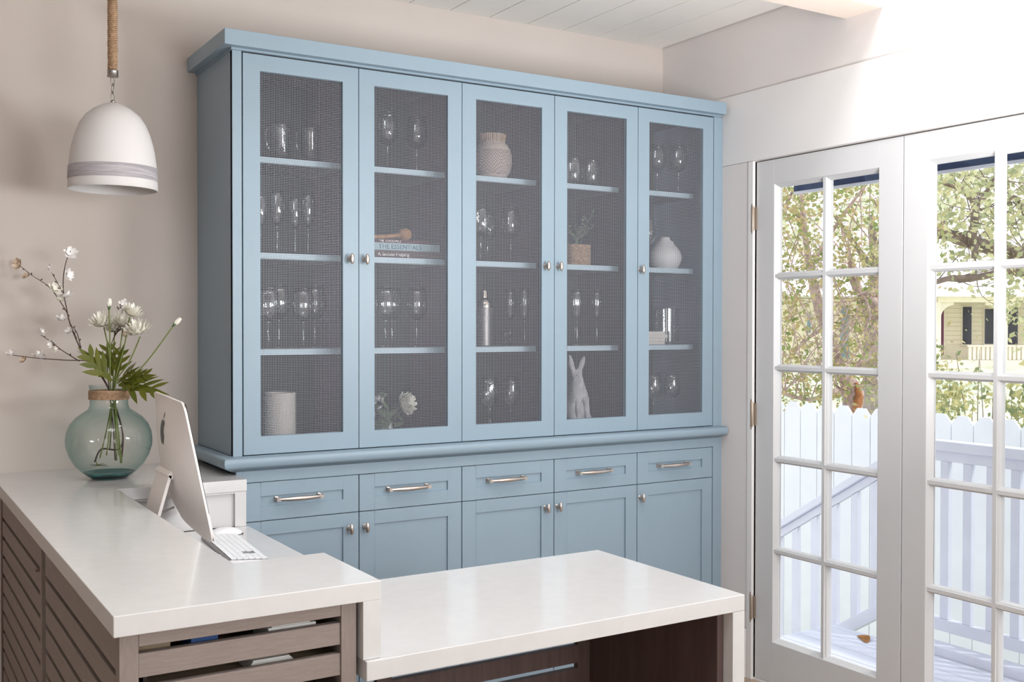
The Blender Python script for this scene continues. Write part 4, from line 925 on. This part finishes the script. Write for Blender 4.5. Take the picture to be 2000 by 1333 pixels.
# stacked blocks and the glass hurricane
for k, (xa, xb, lb) in enumerate([(1.955, 2.062, 'lowest'), (1.955, 2.060, 'second from bottom'), (1.962, 2.078, 'third from bottom'), (1.950, 2.060, 'topmost')]):
    h = .0150; z = SH[2] + k * (h + .0004); b = BM(); box(b, xa, xb, .175, .275, z + .0002, z + h); o = obj('white_coaster', b, 'white_block', bevel=.002); tag(o, lb + ' of four pale coasters stacked behind the fifth mesh door', 'coaster', 'pale coasters behind the fifth mesh door')
t = thing('glass_hurricane', 'clear straight-sided glass vessel on a dark foot behind the fifth mesh door', 'vessel', (2.125, .24, SH[2]))
b = BM(); lathe(b, [(0, .012), (.058, .012), (.060, .170), (.0585, .170), (.0565, .016), (0, .016)], (2.125, .24, SH[2]), 36); obj('cylinder', b, 'crystal', t, smooth=40)
b = BM(); lathe(b, [(0, .0005), (.062, .0005), (.062, .006), (.050, .0115), (0, .0115)], (2.125, .24, SH[2]), 32); obj('foot', b, 'logo_dark', t, smooth=40)
b = BM(); tube(b, [(2.125 + .0593 * math.cos(2 * PI * k / 32), .24 + .0593 * math.sin(2 * PI * k / 32), SH[2] + .170) for k in range(33)], .0012, 6, caps=False); obj('rim', b, 'crystal_rim', t, smooth=True)

# ------------------------------------------------------------------ outside: deck, rails, fence
dk = thing('deck', 'white painted plank deck outside the glass doors', 'deck', (3.0, -1, -.1))
x = XR + .055
while x < 3.50:
    b = BM(); box(b, x, min(x + .118, 3.50), -4.2, .42, -.105, -.080); obj('plank', b, 'deck_white', dk, bevel=.003, segs=1); x += .125
b = BM(); box(b, 3.505, 3.597, -4.2, .028, -.16, -.028); obj('edge_board', b, 'deck_white', dk, bevel=.012, segs=3)
b = BM(); box(b, XR + .055, 3.50, -4.2, .42, -.30, -.115); obj('joist_frame', b, 'deck_white', dk)
RX = 3.60
rl = thing('deck_railing', 'white deck railing of upright balusters outside the right glass door', 'railing', (RX, -1.0, -.08))
obj('top_rail', box(BM(), RX - .025, RX + .06, -4.2, .03, .955, 1.006), 'deck_white', rl, bevel=.004)
obj('upper_rail', box(BM(), RX + .0, RX + .035, -4.2, .03, .900, .9545), 'deck_white', rl, bevel=.002)
obj('bottom_rail', box(BM(), RX - .002, RX + .037, -4.2, .03, .020, .0835), 'deck_white', rl, bevel=.003)
y = -.05
while y > -2.6:
    obj('baluster', box(BM(), RX + .001, RX + .034, y - .048, y, .084, .8995), 'deck_white', rl, bevel=.002, segs=1); y -= .131
obj('post', box(BM(), RX - .03, RX + .06, .031, .12, -.3, 1.05), 'deck_white', rl, bevel=.004)
sr = thing('stair_railing', 'white sloping stair railing seen through the left glass door', 'railing', (RX, .6, -.5))
def slope(y, z0, k): return z0 - k * (y - .225)
def slanted(name, ztop, h, k, x0, x1, ya=.121, yb=1.02):
    b = BM(); prism(b, [(x0, ya, slope(ya, ztop, k)), (x0, yb, slope(yb, ztop, k)), (x0, yb, slope(yb, ztop, k) - h), (x0, ya, slope(ya, ztop, k) - h)], (x1 - x0, 0, 0)); obj(name, b, 'deck_white', sr, bevel=.003)
slanted('top_rail', .844, .045, .612, RX - .03, RX + .05); slanted('upper_rail', .798, .05, .612, RX, RX + .032); slanted('bottom_rail', .061, .085, .65, RX - .004, RX + .036, .121, 1.02)
for y in (.239, .373, .520, .670, .817, .955):
    y += .0; zt, zb_ = slope(y, .748, .612), slope(y, .060, .65); b = BM(); prism(b, [(RX + .001, y - .022, zt + .010), (RX + .001, y + .022, zt - .018), (RX + .001, y + .022, zb_ - .02), (RX + .001, y - .022, zb_ + .012)], (.030, 0, 0)); obj('baluster', b, 'deck_white', sr)
obj('post', box(BM(), RX - .02, RX + .065, 1.025, 1.11, -1.0, .36), 'deck_white', sr, bevel=.003)
stp = thing('garden_steps', 'white wooden steps down from the deck', 'steps', (3.0, .8, -1.0))
for k in range(4):
    obj('tread', box(BM(), 2.5, 3.56, .43 + .27 * k, .70 + .27 * k, -.285 - .17 * k, -.255 - .17 * k), 'deck_white', stp, bevel=.003); obj('riser', box(BM(), 2.5, 3.56, .431 + .27 * k, .45 + .27 * k, -.43 - .17 * k, -.2855 - .17 * k), 'deck_white', stp)
b = BM(); q = smooth_curve([(3.375, .085, -.0775), (3.41, .135, -.072), (3.425, .20, -.0765)], 5)
for k in range(len(q) - 1):
    w0 = .030 * math.sin(PI * (k / (len(q) - 1)) ** .8); w1 = .030 * math.sin(PI * ((k + 1) / (len(q) - 1)) ** .8); v = [b.verts.new(q[k] + Vector((w0, 0, .012 * (w0 / .03)))), b.verts.new(q[k] - Vector((w0, 0, 0))), b.verts.new(q[k + 1] - Vector((w1, 0, 0))), b.verts.new(q[k + 1] + Vector((w1, 0, .012 * (w1 / .03))))]; b.faces.new(v)
bmesh.ops.solidify(b, geom=b.faces[:], thickness=.0012)
o = obj('fallen_leaf', b, 'dry_leaf', smooth=True); tag(o, 'curled orange dry leaf lying on the white deck', 'leaf')
fn = thing('picket_fence', 'white dog-eared picket fence beyond the deck', 'fence', (5.0, 1, -1))
y = 3.9; pc = .165
while y > -3.2:
    w = pc - .006; r_ = random.uniform(-.008, .008); zt = 1.010 + r_
    b = BM(); prism(b, [(5.0, y, -1.0), (5.0, y, zt - .055), (5.0, y - .045, zt), (5.0, y - w + .045, zt), (5.0, y - w, zt - .055), (5.0, y - w, -1.0)], (.018, 0, 0)); obj('picket', b, 'fence_white', fn); y -= pc
for z in (-.6, .1, .75): obj('fence_rail', box(BM(), 5.0185, 5.06, -3.3, 3.9, z, z + .09), 'fence_white', fn)
y = 3.7
of = thing('old_fence', 'weathered grey board fence behind the torn tree trunk', 'fence', at(1700, 780, 13) - Vector((0, 0, 1.5)))
c0 = at(1700, 745, 13)
for k in range(7):
    p = c0 + Vector((-.05, -.26, 0)) * (k - 1.5); b = BM(); zt = c0.z + random.uniform(-.12, .03) - .05 * abs(k - 1); box(b, p.x, p.x + .02, p.y - .11, p.y + .11, -1.1, zt); obj('board', b, 'old_fence', of)

# awning edge over the door
aw = thing('awning', 'navy awning edge with white hem across the top of the door glass', 'awning', (3.0, -1.5, 2.35))
b = BM(); prism(b, [(2.44, -4.2, 2.62), (3.0, -4.2, 2.36), (3.0, -4.2, 2.35), (2.44, -4.2, 2.60)], (0, 4.47, 0)); obj('canopy', b, 'navy_canvas', aw)
b = BM(); box(b, 2.995, 3.008, -4.2, .262, 2.296, 2.361); obj('valance', b, 'navy_canvas', aw)
b = BM(); box(b, 2.993, 3.010, -4.2, .262, 2.282, 2.2955); obj('hem', b, 'deck_white', aw)

# ground: rising lawn
b = BM(); gx = [XR + .17, 3.6, 4.5, 5.5, 8, 12, 18, 26, 34, 60, 120]; gz = [-1.05, -1.0, -1.0, -1.0, -.92, -.75, -.45, -.05, .2, .5, 1.5]; gy = [-60, -30, -15, -6, 0, 6, 15, 30, 60, 120]; g = [[b.verts.new((x, y, z + .03 * math.sin(x * 1.3 + y))) for y in gy] for x, z in zip(gx, gz)]
for a, c in zip(g, g[1:]):
    for j in range(len(gy) - 1): b.faces.new((a[j], a[j + 1], c[j + 1], c[j]))
struct('floor_1', b, 'lawn', label='pale sunlit lawn rising behind the fence')
b = BM(); c = [at(1500, 812, 13), at(2060, 845, 11), at(2060, 800, 16), at(1500, 790, 17)]; b.faces.new([b.verts.new((p.x, p.y, -.62 + .03 * i)) for i, p in enumerate(c)])
bmesh.ops.solidify(b, geom=b.faces[:], thickness=.05); o = obj('garden_bed', b, 'earth'); o['kind'] = 'stuff'; tag(o, 'bare brown earth bed behind the picket fence', 'soil')

# house across the lawn; local axes: x to the right, y away
HT = 40.; hu = HT / F_PX; o0 = at(1822, 638, HT)
hs = thing('porch_house', 'cream wooden house with white porch posts across the lawn', 'house', (0, 0, 0)); hs.location = (o0.x, o0.y, 0); hs.rotation_euler = (0, 0, -math.atan2(.52366, .85193)); ID = Matrix.Identity(4)
def hx(x): return (x - 1822) * hu
def hz(y): return 1.593 + (638 - y) * hu
def hobj(name, bm, m, par=None, **k):
    o = obj(name, bm, m, None, **k); o.parent = par or hs; o.matrix_parent_inverse = ID; return o
hobj('wall', box(BM(), hx(1380), hx(2200), 0, 6, hz(735), hz(583)), 'house_cream')
k = 0
while hz(672) + k * .17 < hz(600):
    hobj('siding_board', box(BM(), hx(1842), hx(2050), -.03, -.001, hz(672) + k * .17, hz(672) + k * .17 + .16), 'house_cream'); k += 1
d = hobj('door', box(BM(), hx(1822) - .1, hx(1842), -.06, -.031, hz(692), hz(596)), 'house_purple'); hobj('door_frame', box(BM(), hx(1842), hx(1845), -.08, -.031, hz(692), hz(592)), 'house_trim')
for (xa, xb, ya, yb, mm) in ((1878, 1895, 672, 599, 'house_dark'), (1921, 1938, 671, 603, 'house_dark'), (1962, 1985, 672, 600, 'house_dark'), (1640, 1657, 700, 600, 'house_blueglass'), (1575, 1582, 650, 610, 'house_blueglass')):
    w = hobj('window', box(BM(), hx(xa - 2), hx(xb + 2), -.10, -.031, hz(ya + 3), hz(yb - 2)), 'house_trim'); p = hobj('pane', box(BM(), hx(xa), hx(xb), -.115, -.101, hz(ya), hz(yb)), mm, w)
hobj('porch_beam', box(BM(), hx(1790), hx(2200), -2.0, -1.7, hz(592), hz(581)), 'house_cream')
b = BM(); prism(b, [(hx(1370), -2.3, hz(582)), (hx(1370), 6.4, hz(582)), (hx(1370), 3.0, hz(465))], (hx(2210) - hx(1370), 0, 0)); hobj('roof', b, 'house_roof')
for xc in (1790, 1914, 1994, 2075):
    pp = hobj('porch_post', box(BM(), hx(xc) - .13, hx(xc) + .13, -1.97, -1.71, hz(718), hz(592)), 'house_trim')
    for s in (-1, 1):
        q = [Vector((hx(xc) + s * .13, -1.88, hz(628))), Vector((hx(xc) + s * .2, -1.88, hz(612))), Vector((hx(xc) + s * .38, -1.88, hz(601))), Vector((hx(xc) + s * .62, -1.88, hz(597)))]
        b = BM(); qq = smooth_curve(q, 5); prism(b, [tuple(v) for v in qq] + [(hx(xc) + s * .62, -1.88, hz(592)), (hx(xc) + s * .13, -1.88, hz(592))], (0, .1, 0)); hobj('bracket', b, 'house_trim', pp)
hobj('porch_floor', box(BM(), hx(1780), hx(2200), -2.1, -.12, hz(722), hz(700)), 'house_trim')
for k in range(46):
    xx = hx(1850) + k * .16
    if xx < hx(2060): hobj('porch_baluster', box(BM(), xx, xx + .10, -1.9, -1.86, hz(699), hz(675)), 'house_trim')
hobj('porch_rail', box(BM(), hx(1848), hx(2190), -1.93, -1.83, hz(675), hz(672)), 'house_trim')
for k in range(3): hobj('step', box(BM(), hx(1770), hx(1850), -2.5 - .3 * k, -2.11 - .3 * k, hz(735), hz(706 + 7 * k)), 'house_trim')

# ------------------------------------------------------------------ trees
def leaves_mesh(regions, size, fill):
    """many small folded leaves; regions: (x0, y0, x1, y1, t0, t1, count) measured on the photo"""
    vs, fs = [], []
    for (x0, y0, x1, y1, t0, t1, n_) in regions:
        ncl = max(1, int(n_ / 26)); cl = [at(random.uniform(x0, x1), random.uniform(y0, y1), random.uniform(t0, t1)) for _ in range(ncl)]
        for i in range(n_):
            c = random.choice(cl) + Vector((random.gauss(0, .11), random.gauss(0, .11), random.gauss(0, .08))) * fill
            d = Vector((random.uniform(-1, 1), random.uniform(-1, 1), random.uniform(-1, .5))).normalized(); s = d.cross(Vector((random.uniform(-1, 1), random.uniform(-1, 1), random.uniform(-1, 1)))).normalized(); L = size * random.uniform(.6, 1.35); w = L * .30; u = d.cross(s)
            k = len(vs); vs += [c, c + d * L * .5 + s * w, c + d * L, c + d * L * .5 - s * w - u * w * .4]; fs += [(k, k + 1, k + 2), (k, k + 2, k + 3)]
    me = bpy.data.meshes.new('foliage'); me.from_pydata([tuple(v) for v in vs], [], fs); return me
def tree(name, label, trunk, limbs, twig_n, fol, size, fill, m_leaf, m_bark='bark', torn=None):
    t = thing(name, label, 'tree', trunk[0][0])
    def tb(nm, pts, mm):
        q = smooth_curve([p for p, r in pts], 5); rr = [r for p, r in pts]; k = len(q); R_ = []
        for i in range(k):
            f = i / (k - 1) * (len(rr) - 1); a = int(min(f, len(rr) - 2)); R_.append((rr[a] + (rr[a + 1] - rr[a]) * (f - a)) * (1 + .08 * math.sin(i * 2.1)))
        obj(nm, tube(BM(), q, R_, 10), mm, t, smooth=True); return q
    tb('trunk', trunk, m_bark); allq = []
    for l in limbs: allq += tb('branch', l, m_bark)
    b = BM()
    for i in range(twig_n):
        x0, y0, x1, y1, t0, t1, n_ = random.choice(fol); p = random.choice(allq); e = at(random.uniform(x0, x1), random.uniform(y0, y1), random.uniform(t0, t1))
        if (e - p).length > 1.6: e = p + (e - p).normalized() * 1.6
        m_ = p.lerp(e, .5) + Vector((random.uniform(-.15, .15), random.uniform(-.15, .15), random.uniform(-.15, .15))); q = smooth_curve([p, m_, e], 4); tube(b, q, [.007 * (1 - .8 * k / (len(q) - 1)) for k in range(len(q))], 5, caps=False)
    obj('twigs', b, m_bark, t, kind='stuff')
    me = leaves_mesh(fol, size, fill); me.materials.append(MT[m_leaf]); obj('foliage', me, None, t, kind='stuff')
    if torn: torn(t)
    return t
def g0(x, t, z=-1.0):
    p = at(x, 700, t); return Vector((p.x, p.y, z))
def torn(t):
    b = BM(); q = smooth_curve([at(1667, 838, 8.86), at(1673, 800, 8.86), at(1678, 775, 8.90), at(1672, 748, 8.92)], 5); tube(b, q, [.012 + .024 * math.sin(PI * i / (len(q) - 1)) + .004 * math.sin(i * 2.7) for i in range(len(q))], 8); obj('torn_patch', b, 'torn_bark', t, smooth=True, label='raw orange torn wood')
tree('leaning_tree', 'old leafy tree with raw orange torn bark behind the fence, seen through the left door', [(g0(1664, 9), .09), (at(1666, 830, 9), .075), (at(1668, 770, 9), .082), (at(1650, 738, 9), .06), (at(1632, 700, 9.1), .05), (at(1612, 640, 9.2), .05), (at(1594, 580, 9.2), .045), (at(1575, 480, 9.2), .028), (at(1560, 330, 9.2), .015)],
     [[(at(1650, 738, 9), .03), (at(1700, 690, 9), .03), (at(1735, 640, 9), .035), (at(1708, 594, 8.9), .045), (at(1680, 572, 8.9), .04), (at(1668, 545, 8.9), .04), (at(1660, 500, 8.8), .02)],
      [(at(1706, 594, 8.9), .03), (at(1720, 570, 8.9), .025), (at(1690, 570, 8.8), .02)],
      [(at(1662, 780, 9), .035), (at(1640, 765, 8.9), .026), (at(1620, 766, 8.8), .022), (at(1590, 780, 8.8), .018), (at(1560, 778, 8.8), .016), (at(1525, 768, 8.8), .012)],
      [(at(1612, 640, 9.2), .02), (at(1580, 660, 9), .014), (at(1540, 700, 8.9), .01)], [(at(1585, 520, 9.2), .02), (at(1640, 430, 9), .014), (at(1700, 350, 8.9), .01)], [(at(1570, 430, 9.2), .02), (at(1530, 400, 9), .014), (at(1500, 380, 8.9), .01)]],
     90, [(1440, 330, 1780, 545, 8.0, 10.0, 3200), (1440, 240, 1780, 380, 8.0, 10.0, 1500), (1440, 540, 1610, 720, 8.2, 10.0, 1100), (1620, 540, 1760, 620, 8.2, 9.6, 500), (1600, 630, 1760, 720, 8.2, 9.8, 650), (1440, 720, 1655, 800, 8.2, 9.6, 1000), (1690, 710, 1760, 790, 9.2, 9.8, 160)], .046, 1.5, 'foliage_near', 'bark_pink', torn)
tree('oak_tree', 'spreading tree with a thick horizontal limb, seen through the right door', [(g0(2110, 11.5), .2), (at(2100, 700, 11.5), .16), (at(2080, 560, 11.4), .15), (at(2030, 500, 11.3), .12)],
     [[(at(2040, 505, 11.3), .11), (at(1990, 497, 11.2), .085), (at(1935, 485, 11.2), .078), (at(1880, 468, 11.2), .07), (at(1820, 450, 11.1), .065), (at(1740, 440, 11.), .05)],
      [(at(1898, 476, 11.1), .04), (at(1902, 440, 11.0), .042), (at(1905, 405, 11.0), .040), (at(1895, 385, 11.0), .035), (at(1868, 366, 11.), .026), (at(1845, 360, 10.9), .016)],
      [(at(1905, 405, 11.0), .036), (at(1925, 380, 11.), .028), (at(1940, 350, 11.), .02), (at(1965, 310, 11.), .015)],
      [(at(1868, 366, 11.), .02), (at(1860, 340, 11.), .016), (at(1855, 300, 11.), .01)],
      [(at(1905, 505, 11.1), .035), (at(1902, 475, 11.1), .042)],
      [(at(2040, 545, 11.2), .05), (at(1970, 530, 11.), .034), (at(1920, 540, 10.9), .036), (at(1880, 545, 10.9), .04), (at(1850, 545, 10.9), .03), (at(1800, 560, 10.9), .02)],
      [(at(2010, 440, 11.2), .03), (at(1985, 385, 11.), .016), (at(1965, 400, 11.), .012)]],
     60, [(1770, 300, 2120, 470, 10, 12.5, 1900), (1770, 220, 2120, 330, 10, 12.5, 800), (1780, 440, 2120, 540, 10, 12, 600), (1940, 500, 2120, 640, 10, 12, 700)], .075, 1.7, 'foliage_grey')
for nm, lb, rg, ml, sz in (('garden_shrub', 'leafy shrub just behind the fence at the left edge of the right door', [(1770, 735, 1858, 800, 7.5, 8.4, 900), (1790, 680, 1850, 720, 7.6, 8.4, 70)], 'shrub_leaf', .05),
                           ('garden_shrub', 'yellow-tipped shrub behind the fence at the right picture edge', [(1968, 755, 2080, 812, 7.6, 8.4, 420)], 'shrub_leaf', .07),
                           ('garden_shrub', 'thin sprawling shrub behind the middle of the right door', [(1862, 680, 1960, 800, 8, 9.5, 90)], 'shrub_leaf', .05)):
    x0 = (rg[0][0] + rg[0][2]) / 2; t0 = rg[0][4]; t = thing(nm, lb, 'shrub', g0(x0, t0)); me = leaves_mesh(rg, sz, 1.2); me.materials.append(MT[ml]); obj('foliage', me, None, t, kind='stuff')
    b = BM()
    for k in range(7):
        a_ = g0(x0 + random.uniform(-20, 20), t0 + .3); e = at(random.uniform(rg[0][0], rg[0][2]), random.uniform(rg[0][1], rg[0][3]), t0 + random.uniform(.1, .7)); tube(b, smooth_curve([a_, a_.lerp(e, .6) + Vector((random.uniform(-.1, .1), 0, .1)), e], 5), [.008 - .0006 * i for i in range(11)], 5, caps=False)
    obj('stems', b, 'bark', t, kind='stuff')
# pale trees far beyond
for i, (xc, t, w, y0, y1, n_) in enumerate(((1470, 26, 200, 330, 520, 500), (1700, 28, 240, 300, 480, 350), (1795, 27, 200, 300, 480, 400), (2120, 29, 240, 320, 540, 600))):
    tree('background_tree', '%s of the pale trees far beyond the house garden' % ['leftmost', 'second from left', 'third from left', 'rightmost'][i], [(g0(xc, t, -.4), .22), (at(xc, 650, t), .18), (at(xc + 8, 520, t), .14), (at(xc, 420, t), .08)], [[(at(xc, 520, t), .1), (at(xc - 50, 450, t), .06), (at(xc - 90, 390, t), .03)], [(at(xc, 500, t), .1), (at(xc + 50, 430, t), .06), (at(xc + 80, 370, t), .03)]], 30,
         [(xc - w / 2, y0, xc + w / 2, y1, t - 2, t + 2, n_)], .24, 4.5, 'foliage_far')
